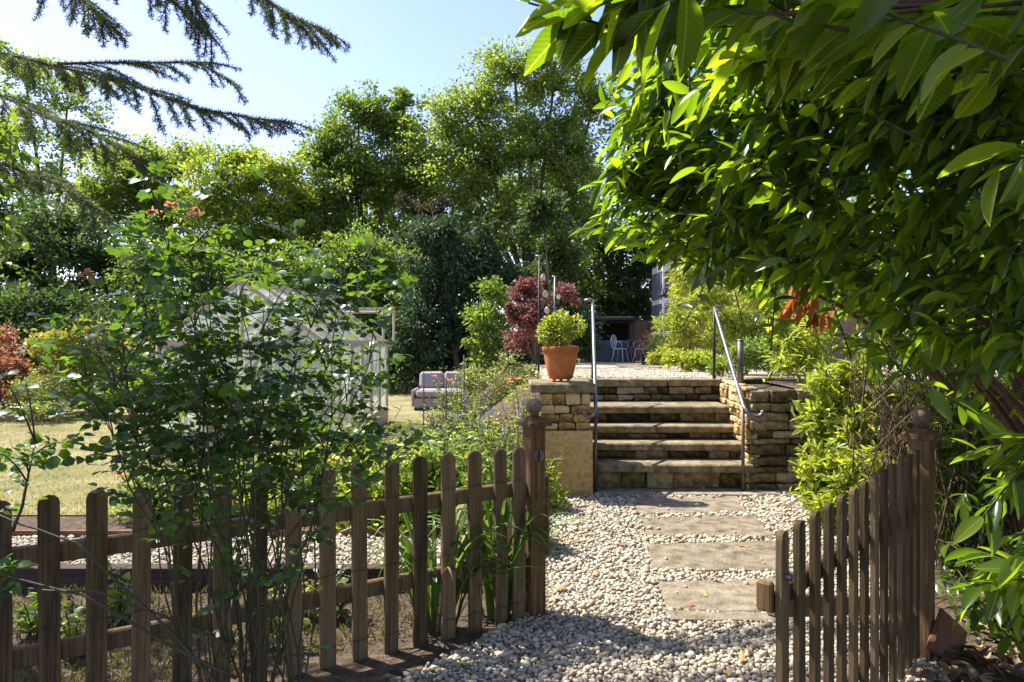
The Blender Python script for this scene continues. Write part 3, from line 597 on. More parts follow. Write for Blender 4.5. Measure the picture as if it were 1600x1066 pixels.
grow_tree('holly_shrub', 'yellow-tipped green shrub left of the red smoke bush', LM['mid'], 16, [(770, 480, 36, 45), (780, 540, 42, 45), (750, 530, 30, 50), (760, 585, 50, 40)], 775, 6500, .1, cat='shrub', clump=.25, thick=.04)
grow_tree('smoke_bush', 'red-purple leaved bush behind the festoon pole', LM['smoke'], 14, [(825, 460, 28, 30), (838, 500, 34, 38), (812, 500, 22, 34), (828, 540, 32, 32), (884, 468, 20, 22)], 835, 7500, .075, cat='shrub', clump=.2, thick=.04)
grow_tree('variegated_shrub', 'pale variegated shrub beside the pier, below the red bush', LM['varieg'], 9.5, [(790, 590, 42, 26), (745, 605, 45, 30), (820, 600, 25, 30), (775, 630, 50, 30)], 780, 5000, .045, cat='shrub', clump=.15, thick=.02)
grow_tree('japanese_maple', 'red Japanese maple at the left edge of the lawn', LM['maple'], 13.5, [(5, 545, 40, 28), (-20, 590, 60, 40), (20, 590, 26, 30), (0, 630, 35, 25)], 0, 7000, .08, cat='shrub', clump=.22, thick=.04)
grow_tree('golden_shrub', 'yellow-leaved shrub between the red maple and the rose', LM['yellow'], 13.8, [(75, 545, 45, 28), (125, 530, 45, 28), (110, 575, 50, 35), (170, 565, 45, 45), (90, 610, 50, 35), (160, 620, 45, 30)], 105, 10000, .08, cat='shrub', clump=.22, thick=.03)
grow_tree('round_shrub', 'rounded grey-green shrub at the edge of the lawn below the maple', LM['varieg'], 12.4, [(62, 622, 42, 30), (38, 638, 28, 22), (86, 638, 25, 22), (62, 645, 40, 18)], 62, 8000, .05, cat='shrub', clump=.18, thick=.02)
grow_tree('garden_shrub', 'mid green shrub at the lawn edge right of the rounded grey-green one', LM['lime'], 13, [(140, 610, 45, 35), (190, 620, 45, 35), (240, 610, 45, 40)], 160, 5000, .07, cat='shrub', clump=.2, thick=.03)
grow_tree('evergreen_shrub', 'dark evergreen shrub behind the red bush and the pot', LM['dark'], 19, [(870, 420, 45, 60), (880, 500, 50, 55), (830, 560, 60, 40), (910, 540, 30, 40), (850, 350, 40, 50)], 870, 14000, .15, cat='shrub', thick=.1)
grow_tree('evergreen_hedge', 'dark evergreen hedge closing the lawn at far left behind the maple', LM['dark'], 18, [(-40, 520, 80, 60), (40, 510, 70, 50), (120, 510, 70, 55), (200, 530, 70, 60), (60, 570, 80, 50), (160, 590, 70, 50), (-60, 600, 80, 60)], 60, 22000, .15, cat='hedge', thick=.08)
grow_tree('evergreen_hedge', 'dark hedge behind the greenhouse and sofa', LM['dark'], 20, [(320, 560, 80, 55), (450, 570, 80, 55), (560, 580, 80, 50), (660, 580, 70, 45), (740, 580, 60, 45)], 500, 20000, .15, cat='hedge', thick=.08)
grow_tree('evergreen_tree', 'dark tree closing the view beyond the shelter', LM['dark'], 29, [(900, 470, 60, 70), (960, 500, 70, 60), (1040, 470, 70, 80), (1000, 540, 80, 40), (870, 540, 60, 40), (910, 380, 50, 60)], 950, 16000, .2, thick=.1)
grow_tree('broadleaf_tree', 'shaded green tree filling the gap behind the purple tree', LM['mid'], 30, [(480, 350, 70, 60), (600, 320, 70, 70), (700, 300, 70, 80), (800, 330, 70, 70), (890, 320, 60, 80), (400, 420, 70, 60), (500, 420, 70, 60), (600, 400, 70, 80), (690, 370, 60, 80), (780, 430, 80, 70), (860, 440, 70, 70), (930, 420, 60, 80), (560, 480, 90, 60), (700, 480, 90, 60)], 640, 30000, .26, thick=.1)
# terrace planting on the right
grow_tree('bamboo', 'light yellow-green bushy bamboo beside the house on the terrace', LM['bamboo'], 13.5, [(1060, 520, 35, 35), (1085, 495, 35, 35), (1050, 550, 28, 18), (1110, 530, 35, 40)], 1075, 7500, .11, cat='plant', clump=.22, asp=.2, thick=.02, z0=.9, droop=.5)
grow_tree('climbing_shrub', 'tall light green shrub with drooping narrow leaves above the right handrail', LM['bamboo'], 9.8, [(1085, 440, 32, 40), (1140, 420, 50, 50), (1200, 470, 55, 50), (1105, 485, 35, 38), (1160, 520, 50, 38), (1240, 520, 50, 50), (1230, 420, 60, 50)], 1165, 13000, .1, cat='shrub', clump=.25, asp=.26, thick=.03, z0=.98, droop=.7)
grow_tree('terrace_shrub', 'dark green small-leaved shrub on the raised bed behind the steel post', LM['mid'], 8.2, [(1200, 560, 40, 28), (1160, 560, 30, 25), (1240, 560, 45, 35), (1130, 575, 25, 15)], 1200, 8000, .05, cat='shrub', clump=.14, asp=.4, thick=.015, z0=.98)
grow_tree('low_shrub', 'low yellow-green ground planting along the right edge of the terrace', LM['shrub'], 10.5, [(1085, 565, 32, 14), (1110, 572, 30, 12), (1060, 562, 20, 10)], 1090, 3000, .06, cat='plant', clump=.12, thick=.01, z0=.98, limb=False)

# ------------------------------------------------------------------ cedar boughs from the left
def cedar():
    D0 = 4.3; tx = -4.6
    t = empty('cedar_tree', (tx, D0, 0), 'cedar with long needle boughs reaching in across the sky from the left', 'tree')
    MB().tube([(tx, D0, 0), (tx + .05, D0, 2), (tx, D0, 4.5), (tx, D0, 7)], [.28, .25, .2, .12], 10).build('trunk', M['bark'], t, True)
    tw = MB(); P_ = []; D_ = []
    def needles(pts, r0, step=.011, L=.026):
        for a, b in zip(pts[:-1], pts[1:]):
            seg = (b - a).length; k = max(1, int(seg / step))
            for i in range(k):
                q = a.lerp(b, i / k); P_.append(q); D_.append((b - a).normalized())
    def branch(pts, lev, hang=0.0):
        n = len(pts); tw.tube(pts, [(.0085, .0042, .0024)[lev] * (1 - .75 * i / (n - 1)) + .0012 for i in range(n)], 5 if lev < 2 else 4)
        needles(pts, 0)
        if lev == 2: return
        L = sum((b - a).length for a, b in zip(pts[:-1], pts[1:])); sp = (.06, .042)[lev]; k = int(L / sp)
        for i in range(2, k + 1):
            u = i / k * (n - 1); j = min(n - 2, int(u)); q = pts[j].lerp(pts[j + 1], u - j); tdir = (pts[j + 1] - pts[j]).normalized()
            side = 1 if i % 2 else -1
            sv = tdir.cross(Vector((0, -.45, 1))).normalized() * side
            ln = ((.12, .42), (.04, .11))[lev]; ln = random.uniform(*ln) * (1 - .6 * (i / k) ** 2)
            d = (tdir * random.uniform(.7, 1.2) + sv * random.uniform(.25, .75) + Vector((0, 0, random.uniform(-.35, .08) - hang * .4))).normalized()
            e = q + d * ln + Vector((0, 0, -.14 * ln)); m = q + d * ln * .5 + Vector((0, 0, .03 * ln)); branch(bez(q, m, e, 4), lev + 1, hang)
    def bough(pix, Ds, hang=0.0):
        pts = [P(x, y, d) for (x, y), d in zip(pix, Ds)]
        out = []
        for i in range(len(pts) - 1):
            for k in range(3): out.append(pts[i].lerp(pts[i + 1], k / 3))
        branch(out + [pts[-1]], 0, hang)
    root = lambda y: (-280, y)
    bough([root(40), (0, 82), (90, 104), (190, 128), (300, 168), (390, 184), (452, 191)], [4.3, 4.1, 4.0, 3.9, 3.8, 3.75, 3.7])
    bough([(90, 100), (160, 98), (240, 98), (310, 98), (362, 130)], [4.0, 4.05, 4.1, 4.1, 4.1])
    bough([root(120), (0, 148), (70, 182), (130, 200), (190, 235), (232, 254)], [4.3, 4.2, 4.1, 4.0, 3.9, 3.9])
    bough([root(230), (0, 255), (50, 272), (100, 290), (150, 330)], [4.3, 4.2, 4.2, 4.1, 4.0])
    bough([(-200, -160), (60, -60), (130, 0), (170, 35)], [4.3, 4.0, 3.8, 3.7], .6)
    bough([(-100, -220), (180, -110), (290, -20), (330, 60)], [4.3, 4.1, 3.9, 3.8], .7)
    bough([(-50, -260), (250, -130), (400, -10), (455, 25), (512, 50)], [4.3, 4.2, 4.0, 3.9, 3.85], .4)
    bough([(-50, -200), (100, -90), (230, -30), (300, 30)], [4.3, 4.2, 4.1, 4.0], .6)
    bough([(-250, -250), (150, -200), (380, -150), (480, -130)], [4.3, 4.8, 5.0, 5.0], .1)
    bough([(-250, -330), (0, -290), (260, -210), (430, -170)], [4.3, 4.6, 4.7, 4.7], .1)
    bough([(-280, -300), (100, -250), (350, -170), (520, -130), (600, -110)], [4.3, 4.8, 5.1, 5.2, 5.2], .2)
    bough([(-200, -400), (200, -330), (420, -260), (560, -220)], [4.3, 4.6, 4.9, 5.0], .2)
    tw.build('bough', M['twig'], t, True)
    p = np.array([tuple(v) for v in P_]); d = np.array([tuple(v) for v in D_]); k = 8
    p = np.repeat(p, k, 0); d = np.repeat(d, k, 0); q = rnd(len(p)); q -= d * np.sum(q * d, -1, keepdims=True) * .7; dd = nrm(q) + d * .45
    L = rng.uniform(.014, .034, len(p)); print('needles', len(p))
    foliage('needles', T_QUAD, p, dd, rnd(len(p)), L, np.full(len(p), .0034), LM['needle'], t)
cedar()

# ------------------------------------------------------------------ laurel on the right
def shoots(lobes, L, per, toward, droop=(.2, .9), stem_len=(.25, .45), asp=.36, keep=False):
    """leafy shoots whose tips fill the lobes; returns stems and leaf arrays"""
    st_ = []; p = []; d = []; n = []; Ls = []
    for (c, r, cnt) in lobes:
        for _ in range(cnt):
            q = nrm(rng.normal(0, 1, 3)); tip = Vector(c) + Vector(q * r * rng.random() ** .5)
            if keep and tip.y < 4.3:
                sx, sy = 800 + tip.x / tip.y * F, 533 - (tip.z - EYE) / tip.y * F
                if (1190 < sx < 1500 and sy > 555) or (sx < 1330 and sy > 470) or (sx < 1240 and sy > 430) or (sx < 1080 and sy > 400): continue
            ax = (Vector(toward) + Vector(rng.normal(0, .42, 3))).normalized(); ln = random.uniform(*stem_len)
            a = tip - ax * ln + Vector((0, 0, .02)); pts = bez(a, tip - ax * ln * .45 + Vector((0, 0, .07 * ln)), tip, 5); st_.append(pts)
            k = per + random.randint(-2, 2); ph = random.random() * 6
            for i in range(k):
                u = .12 + .88 * i / max(1, k - 1); j = min(4, int(u * 5)); b0 = pts[j].lerp(pts[j + 1], u * 5 - j)
                t = (pts[j + 1] - pts[j]).normalized(); s = t.orthogonal().normalized(); s.rotate(Quaternion(t, ph + i * 2.4))
                dv = t * random.uniform(.35, .8) * (1 + u) + s * random.uniform(.5, .9) + Vector((0, 0, -random.uniform(*droop)))
                p.append(b0[:]); d.append(dv[:]); nv = Vector((0, 0, 1)) + s * .5 + Vector(rng.normal(0, .35, 3)); n.append(nv[:]); Ls.append(L * random.uniform(.5, 1.2))
    p, d, n, Ls = map(np.array, (p, d, n, Ls)); return st_, p, d, n, Ls, Ls * asp
def laurel():
    t = empty('cherry_laurel', (3.0, 3.6, 0), 'large glossy cherry laurel overhanging the gate from the right', 'shrub')
    LB = [((1000, 235, 3.3), .3, 26), ((1055, 320, 3.3), .32, 30), ((1090, 160, 3.0), .32, 28), ((985, 300, 3.5), .22, 12), ((1060, 400, 3.6), .2, 12), ((960, 330, 3.6), .18, 8), ((1010, 140, 3.2), .22, 14),
          ((1180, 250, 2.8), .4, 34), ((1250, 380, 2.9), .4, 34), ((1150, 380, 3.2), .3, 22), ((1340, 200, 2.4), .42, 34), ((1290, 90, 2.3), .35, 28), ((1190, 110, 2.5), .3, 22), ((1360, 420, 2.7), .3, 14),
          ((1480, 400, 2.3), .4, 26), ((1560, 230, 2.1), .42, 28), ((1470, 120, 2.1), .35, 22), ((1560, 560, 2.1), .3, 16), ((1590, 720, 1.9), .18, 6), ((1600, 900, 1.7), .16, 6), ((1500, 560, 2.5), .3, 14), ((1330, 500, 3.2), .25, 12),
          ((1130, 30, 2.2), .25, 16), ((1240, 20, 1.9), .25, 14), ((1400, 20, 1.9), .3, 14)]
    lobes = [(P(*a), r, int(c * 1.15)) for a, r, c in LB]
    s1, p, d, n, L, Wd = shoots([(a_, b_, int(c_ * 1.3)) for a_, b_, c_ in lobes], .108, 11, (-.85, .05, -.05), keep=True)
    # sprays close to the camera at the top
    near = [(P(835, 18, 1.25), .03, 1), (P(905, 30, 1.25), .04, 2), (P(985, 25, 1.2), .07, 4), (P(1090, 30, 1.25), .1, 5), (P(1200, 20, 1.3), .12, 5), (P(1330, 10, 1.15), .1, 3), (P(1450, 30, 1.3), .12, 4), (P(1560, 40, 1.15), .1, 3), (P(1585, 250, 1.35), .07, 2)]
    s2, p2, d2, n2, L2, W2 = shoots(near, .125, 8, (-.95, .05, -.02), (.3, 1.0), (.2, .3), .38)
    # dense body, with unseen canopy lobes added to shade it
    core = [(P(1360, 330, 4.6), .8, 70), (P(1500, 380, 4.4), .9, 90), (P(1450, 130, 4.5), .9, 80), (P(1250, 200, 4.4), .6, 50), (P(1570, 640, 4.0), .7, 60), (P(1640, 300, 3.6), .8, 80), (P(1640, 800, 3.2), .55, 40), (P(1180, 60, 3.9), .5, 36), (P(1250, 400, 4.8), .5, 36),
            (P(1540, 620, 5.4), .6, 44), (P(1560, 60, 3.2), .6, 50), (P(1750, 500, 3.0), .8, 60), (P(1650, 950, 2.6), .3, 14)]
    core += [(Vector(c), r, k) for c, r, k in (((1.9, 3.0, 3.3), .7, 70), ((2.6, 2.4, 3.2), .8, 80), ((1.5, 2.0, 2.9), .5, 40), ((2.2, 1.3, 2.8), .6, 50), ((3.0, 3.6, 3.6), .9, 80), ((1.2, 1.2, 2.6), .35, 24), ((2.4, .3, 2.2), .8, 60), ((2.6, 1.2, 1.5), .6, 40), ((3.4, 4.8, 2.8), .8, 60), ((3.6, 5.6, 1.6), .7, 50), ((1.6, .2, 3.1), .7, 60), ((.1, 1.6, 3.05), .3, 50), ((-.3, 1.6, 3.15), .28, 44), ((.45, 1.5, 3.0), .33, 60), ((.9, 1.6, 2.9), .35, 60), ((1.3, 1.1, 2.9), .4, 40), ((1.9, 2.2, 3.3), .5, 50), ((1.3, 3.1, 3.35), .42, 50), ((1.35, 2.6, 3.15), .5, 60), ((1.6, 3.5, 3.6), .6, 60), ((.85, 2.2, 2.95), .35, 40), ((1.3, 1.8, 3.0), .5, 50), ((2.4, -.8, 2.6), .9, 70), ((1.0, .6, 3.4), .6, 50), ((2.2, 1.6, 3.6), .8, 60), ((3.1, .6, 2.4), .9, 60), ((2.9, -1.2, 1.4), .8, 50), ((1.6, -1.6, 3.0), .8, 50), ((.5, -1.2, 3.3), .9, 70), ((-.5, -2.2, 2.7), 1.0, 70), ((-1.6, -2.4, 2.4), 1.0, 60), ((.6, -2.6, 1.8), 1.0, 60), ((.2, .2, 3.6), .6, 50))]  # mostly unseen lobes above and behind the camera, added to block sun and sky
    core += [(P(x, y, D), r, k) for x, y, D, r, k in ((1440, 560, 6.2, .6, 44), (1400, 680, 6.3, .4, 30), (1500, 700, 6.0, .6, 50), (1580, 820, 5.6, .6, 50), (1480, 830, 5.4, .4, 30), (1620, 600, 5.8, .8, 60), (1560, 950, 4.5, .35, 24), (1420, 780, 6.1, .4, 30), (1640, 450, 4.6, .8, 60), (1340, 480, 6.2, .4, 26), (1490, 780, 4.5, .28, 34), (1540, 860, 4.4, .3, 36), (1475, 900, 4.5, .2, 20), (1545, 700, 4.4, .3, 36), (1590, 960, 3.4, .25, 30), (1470, 680, 4.7, .25, 26), (1560, 1000, 3.3, .16, 16))]
    s3, p3, d3, n3, L3, W3 = shoots(core, .12, 10, (-.5, -.3, -.05), keep=True)
    print('laurel leaves', len(p), len(p2), len(p3))
    P2 = np.concatenate([p, p2]); D2 = np.concatenate([d, d2]); N2 = np.concatenate([n, n2]); LL = np.concatenate([L, L2]); WW = np.concatenate([Wd, W2])
    leaf_parts(T_LAUREL, 'laurel', P2, D2, N2, LL, WW, LM['laurel'], t, 300, 'foliage', mat_big=LM['laurelbig'])
    foliage('inner_and_added_canopy', T_LEAF, p3, d3, n3, L3, W3, LM['laurel'], t, True)
    tw = MB()
    for pts in s1 + s2 + s3: tw.tube(pts, [.004, .0036, .0032, .0028, .0024, .002], 4)
    tw.build('twigs', M['cane'], t, True)['kind'] = 'stuff'
    # limbs from the ground up to the lobes, and a thicket of bare inner branches
    roots = [Vector((2.9, 3.4, 0)), Vector((3.2, 4.2, 0)), Vector((2.7, 2.6, 0)), Vector((3.4, 5.0, 0))]
    for i, (c, r, k) in enumerate(lobes + core):
        a = min(roots, key=lambda q: (q - Vector(c)).length + random.random()); c = Vector(c) + Vector((.2, 0, 0))
        if c.y < 1.9: continue
        m = Vector((a.x * .75 + c.x * .25, (a.y + c.y) / 2, max(.6, c.z * .8))); MB().tube(bez(a, m, c, 8), [.028 - .0026 * j for j in range(9)], 6).build('limb', M['twig'], t, True)
    for nr in near:
        a = Vector((2.6, 2.0, 2.3)); c = Vector(nr[0]) + Vector((.22, 0, 0)); MB().tube(bez(a, (a + c) / 2 + Vector((0, 0, .15)), c, 8), [.012 - .001 * j for j in range(9)], 5).build('limb', M['twig'], t, True)
    th = MB()
    for _ in range(330):
        a = P(random.uniform(1330, 1640), random.uniform(620, 1000), random.uniform(3.8, 5.6)); a.z = max(a.z, .05)
        e = P(random.uniform(1310, 1540), random.uniform(430, 760), random.uniform(4.2, 5.6)); 
        m = (a + e) / 2 + Vector((random.uniform(-.1, .3), random.uniform(-.2, .2), random.uniform(-.1, .35))); r = random.uniform(.002, .006)
        th.tube(bez(a, m, e, 6), [r * (1 - .1 * j) for j in range(7)], 4)
    th.build('bare_branches', M['twig'], t, True)['kind'] = 'stuff'
    dl = P(1238, 478, 3.6)
    s4, p4, d4, n4, L4, W4 = shoots([(dl, .05, 3), (P(1270, 500, 3.6), .04, 2)], .11, 8, (-.5, 0, -.5), (.8, 1.6), (.12, .2), .3)
    leaf_parts(T_LAUREL, 'deadlaurel', p4, d4, n4, L4, W4, LM['dead'], t, 60, 'dead_foliage', 'dead_leaf')
laurel()
# bright narrow-leaved shrub in front of the wall
def bright_shrub():
    t = empty('narrow_leaved_shrub', (2.75, 5.5, 0), 'bright lime green narrow-leaved shrub at the foot of the right wall', 'shrub')
    lobes = [(P(1300, 600, 5.6), .2, 26), (P(1275, 650, 5.7), .17, 24), (P(1330, 660, 5.4), .22, 26), (P(1285, 715, 5.5), .2, 30), (P(1330, 740, 5.2), .2, 28), (P(1270, 765, 5.5), .13, 18), (P(1300, 790, 5.2), .15, 18), (P(1360, 730, 5.0), .15, 14), (P(1230, 560, 6.2), .14, 10), (P(1260, 530, 6.0), .22, 16), (P(1350, 570, 5.6), .25, 14), (P(1220, 500, 6.2), .2, 12)]
    lobes = [(c, r * 1.05, k * 2) for c, r, k in lobes]; s, p, d, n, L, Wd = shoots(lobes, .1, 11, (-.5, -.2, .55), (-.2, .4), (.15, .28), .28)
    leaf_parts(T_NARROW, 'narrow', p, d, n, L, Wd, LM['shrub'], t, 300, 'foliage')
    tw = MB()
    for q in s: tw.tube(q, .003, 4)
    for c, r, k in lobes: tw.tube(bez((2.75 + random.uniform(-.2, .2), 5.5, 0), (2.8, 5.5, c.z * .6), c, 5), .006, 5)
    tw.build('stem', M['cane'], t, True)
bright_shrub()

# ------------------------------------------------------------------ rose bush in front of the fence
def rose():
    random.seed(21)
    base = Vector((-.93, 2.33, 0)); t = empty('rose_bush', base, 'tall leggy rose bush with dark canes growing in front of the picket fence', 'shrub')
    ends = [(150, 520), (200, 420), (250, 345), (290, 400), (240, 480), (330, 430), (380, 400), (430, 410), (480, 400), (540, 390), (560, 450), (500, 480), (420, 480), (350, 520), (280, 560), (190, 560), (150, 640), (590, 530), (560, 560), (470, 570), (620, 590), (400, 620), (530, 640), (320, 650), (230, 700), (600, 680), (200, 380), (310, 338), (460, 520), (370, 470), (133, 434), (303, 404), (240, 336), (150, 470), (180, 600), (130, 590), (570, 420), (160, 560), (210, 640)]
    canes = []
    for i, (x, y) in enumerate(ends):
        D = random.uniform(2.15, 2.75); e = P(x, y, D); b = base + Vector(((-.16, .02), (-.05, -.06), (.03, .05), (.1, -.04), (.2, .03))[i % 5]).to_3d() + Vector((random.uniform(-.012, .012), 0, 0))
        m = Vector((b.x + (e.x - b.x) * random.uniform(.05, .3), (b.y + e.y) / 2, e.z * random.uniform(.5, .7))); cv_ = bez(b, m, e, 14); cv_ = [q + Vector((.012 * math.sin(j * 1.3 + i), .012 * math.sin(j * .9 + 2 * i), 0)) * (j > 0) for j, q in enumerate(cv_)]; canes.append((cv_, random.uniform(.0028, .006), .3))
    for (pix, Ds) in (([(370, 1100), (240, 960), (120, 850), (0, 806), (-80, 800)], 2.2), ([(370, 1060), (250, 1000), (130, 930), (0, 898), (-60, 890)], 2.2), ([(360, 1010), (260, 965), (150, 925), (0, 919), (-60, 925)], 2.25), ([(385, 1060), (440, 900), (520, 790), (640, 700)], 2.3), ([(20, 830), (35, 790), (45, 740), (55, 690)], 2.2)):
        q = [P(x, y, Ds) for x, y in pix]; pts = [q[0]]
        for a, b in zip(q[:-1], q[1:]): pts += [a.lerp(b, k / 4) + Vector((0, 0, random.uniform(-.004, .004))) for k in range(1, 5)]
        canes.append((pts, .006, .75 if pix[0][0] > 100 else .1))
    p = []; d = []; n = []; Ls = []
    side_tips = []
    for pts, r, u0 in canes:
        c = MB(); k = len(pts); c.tube(pts, [r * (1 - .7 * i / (k - 1)) for i in range(k)], 6); c.build('cane', M['cane'], t, True)
        shoots_ = [(pts, max(u0, random.choice((.2, .5, .5))), 9)]
        for _ in range(5):
            j = random.randint(int(k * .6), k - 1); a = pts[j]; dv = Vector((random.uniform(-1, 1), random.uniform(-.6, .6), random.uniform(-.1, .8))).normalized() * random.uniform(.1, .3)
            if u0 > .5 or a.z < .85: continue
            sp = bez(a, a + dv * .5 + Vector((0, 0, .04)), a + dv, 5); side_tips.append(sp); shoots_.append((sp, .3, 5))
        for q, u, m in shoots_:
            kk = len(q)
            for i in range(m):
                v = u + (1 - u) * i / (m - 1); f = v * (kk - 1); j = min(kk - 2, int(f)); a = q[j].lerp(q[j + 1], f - j)
                az = random.uniform(0, 6.28); rd = Vector((math.cos(az), math.sin(az), random.uniform(-.15, .55))).normalized(); ln = random.uniform(.06, .1)
                nv = Vector((0, 0, 1)) + Vector(rng.normal(0, .45, 3)); sv = rd.cross(nv).normalized(); l0 = random.uniform(.028, .045)
                for (w_, s) in ((1, 0), (.72, 1), (.72, -1), (.42, 1), (.42, -1)):
                    p.append((a + rd * ln * w_)[:]); dv = (rd * (1 if s == 0 else .45) + sv * s * .8 + Vector((0, 0, -.15)) + Vector(rng.normal(0, .14, 3))); d.append(dv[:]); n.append((nv + Vector(rng.normal(0, .25, 3)))[:]); Ls.append(l0 * (1.1 if s == 0 else random.uniform(.75, 1)))
    mb = MB()
    for sp in side_tips: mb.tube(sp, [.003, .0027, .0024, .002, .0016, .0012], 4)
    mb.build('twigs', M['cane'], t, True)['kind'] = 'stuff'
    p, d, n, Ls = map(np.array, (p, d, n, Ls)); print('rose leaflets', len(p))
    leaf_parts(T_LEAF, 'rose', p, d, n, Ls, Ls * .85, LM['rose'], t, 300, 'foliage')
    for (x, y) in ((133, 430), (303, 400), (240, 332), (268, 320), (305, 333)):
        c = P(x, y, 2.3); k = 22; q = nrm(rnd(k)); q[:, 2] = np.abs(q[:, 2]) * .8 - .2
        foliage('spent_flower', T_LEAF, np.array(c)[None] + q * .008, q + rnd(k, .2), rnd(k), rng.uniform(.012, .024, k), rng.uniform(.012, .02, k), LM['faded'], t, True, None)
rose()
# small-leaved branches of a hazel at the left edge
def hazel():
    t = empty('hazel_tree', (-3.9, 4.6, 0), 'bright green leafy branches hanging in at the left edge under the cedar', 'tree')
    MB().tube([(-3.9, 4.6, 0), (-3.85, 4.6, 1.5), (-3.8, 4.6, 3.4)], [.06, .05, .025], 8).build('trunk', M['bark'], t, True)
    lobes = [(P(5, 190, 4.4), .12, 6), (P(15, 235, 4.4), .16, 10), (P(-20, 320, 4.4), .2, 10), (P(0, 370, 4.4), .13, 7), (P(15, 395, 4.4), .1, 4), (P(-15, 440, 4.4), .12, 5), (P(-30, 250, 4.4), .2, 8)]
    s, p, d, n, L, Wd = shoots(lobes, .075, 8, (.8, -.1, .0), (.0, .7), (.15, .3), .62)
    leaf_parts(T_LEAF, 'hazel', p, d, n, L, Wd, LM['hazel'], t, 200, 'foliage')
    tw = MB()
    for q in s: tw.tube(q, .0025, 4)
    for c, r, k in lobes: tw.tube(bez((-3.82, 4.6, c.z - .4), (c.x - .3, 4.5, c.z + .05), c, 5), .006, 5)
    tw.build('branch', M['twig'], t, True)
hazel()

# ------------------------------------------------------------------ strap-leaved clumps behind the fence
def strap_clump(label, base, cnt, hgt, lean):
    t = empty('daylily_clump', base, label, 'plant')
    for i in range(cnt):
        az = random.uniform(0, 6.28); out = random.uniform(.12, .5) * (1.0 if i % 3 else 1.3); h = hgt * random.uniform(.55, 1.05)
        b = Vector(base) + Vector((math.cos(az) * random.uniform(.0, .12), math.sin(az) * .06, 0)); o_ = Vector((math.cos(az) * out + lean, math.sin(az) * out * .55, 0))
        end = b + o_ + Vector((0, 0, h * random.uniform(.35, 1.0))); mid = b + o_ * .35 + Vector((0, 0, h * 1.1)); pts = bez(b, mid, end, 8)
        wd = random.uniform(.02, .033); v = []; f = []; s = Vector((-math.sin(az), math.cos(az), 0))
        for k, q in enumerate(pts):
            u = k / 8; ww = wd * (1 - u ** 2.5) * (.75 + .25 * min(1, 3 * u)) + .0006; v += [q - s * ww / 2 + Vector((0, 0, ww * .25)), q, q + s * ww / 2 + Vector((0, 0, ww * .25))]
        for k in range(8): a = 3 * k; f += [(a, a + 1, a + 4, a + 3), (a + 1, a + 2, a + 5, a + 4)]
        MB().add(v, f).build('leaf', LM['litter'] if random.random() < .1 else LM['strap'], t, True)
strap_clump('strap-leaved clump arching out beside the gate post behind the fence', (-.08, 3.66, 0), 85, .8, .04)
strap_clump('strap-leaved clump with some brown blades behind the middle of the fence', (-.4, 3.5, 0), 80, .72, -.03)

# ------------------------------------------------------------------ flower border
def perennial(name, label, x, y, D, hgt, spread, nst, leafL, mat, asp=.4, flower=None, fr=.03, nfl=0, z0=None, spike=False):
    c = P(x, y, D); z = 0.0 if z0 is None else z0; base = Vector((c.x, D, z)); t = empty(name, base, label, 'plant')
    mb = MB(); p = []; d = []; L = []; tips = []
    nst = int(nst * 2.4) if D > 4.5 else nst; spread *= 1.35 if D > 4.5 else 1; leafL *= 1.2
    for i in range(nst):
        a = random.uniform(0, 6.28); r = spread * math.sqrt(random.random()); h = hgt * random.uniform(.6, 1.1)
        e = base + Vector((math.cos(a) * r, math.sin(a) * r * .8, h)); b = base + Vector((math.cos(a) * r * .4, math.sin(a) * r * .4, 0)); pts = bez(b, b + Vector((0, 0, h * .6)), e, 5)
        mb.tube(pts, .003, 4); tips.append(e)
        for k in range(12):
            u = .15 + .85 * k / 11; j = min(4, int(u * 5)); q = pts[j].lerp(pts[j + 1], u * 5 - j); az = random.uniform(0, 6.28)
            p.append(q[:]); d.append((math.cos(az), math.sin(az), random.uniform(-.2, .7))); L.append(leafL * random.uniform(.6, 1.2) * (1.15 - .5 * u))
    k = 0 if D < 4.5 else int(nst * 16); q = nrm(rnd(k)); q[:, 2] = np.abs(q[:, 2]); q *= (.35 + .65 * rng.random((k, 1)) ** .5) * np.array([spread * 1.15, spread, hgt * .82])
    for i in range(k): p.append(tuple(np.array(base) + q[i])); d.append((q[i, 0] * 2 + rng.normal(0, .4), q[i, 1] * 2 + rng.normal(0, .4), .35 + rng.normal(0, .3))); L.append(leafL * random.uniform(.5, 1.0))
    p, d, L = map(np.array, (p, d, L)); n = rnd(len(p), .5); n[:, 2] += .8
    mb.build('stem', M['cane'], t, True); foliage('foliage', T_LEAF, p, d, n, L, L * asp, mat, t, True)
    for e in tips[:nfl]:
        if spike:
            k = 30; q = np.array(e)[None] + np.stack([np.zeros(k), np.zeros(k), np.linspace(-.01, .13, k)], 1); dd = nrm(rnd(k)); dd[:, 2] = .2
            foliage('flower', T_LEAF, q, dd, rnd(k), np.full(k, .018), np.full(k, .012), flower, t, True, None)
        else:
            k = 11; a = np.arange(k) / k * 6.283; dd = np.stack([np.cos(a), np.sin(a) * .8 - .25, np.full(k, .35)], 1); q = np.repeat(np.array(e + Vector((0, 0, .02)))[None], k, 0)
            foliage('flower', T_LEAF, q, dd, np.tile((0, -.6, 1.0), (k, 1)), np.full(k, fr), np.full(k, fr * .55), flower, t, True, None)
    return t
per = LM['perennial']
perennial('leafy_perennial', 'bright broad-leaved plant just behind the fence beside the gate post', 780, 700, 4.9, .62, .22, 18, .1, per, .5)
perennial('leafy_perennial', 'tall light green plant behind the middle of the fence', 690, 700, 5.4, .72, .25, 20, .1, per, .45)
perennial('yellow_flowered_plant', 'yellow-green leafy plant with yellow flowers right of the rose bush', 600, 720, 5.5, .6, .3, 22, .09, LM['shrub'], .45, LM['yellowflower'], .035, 5)
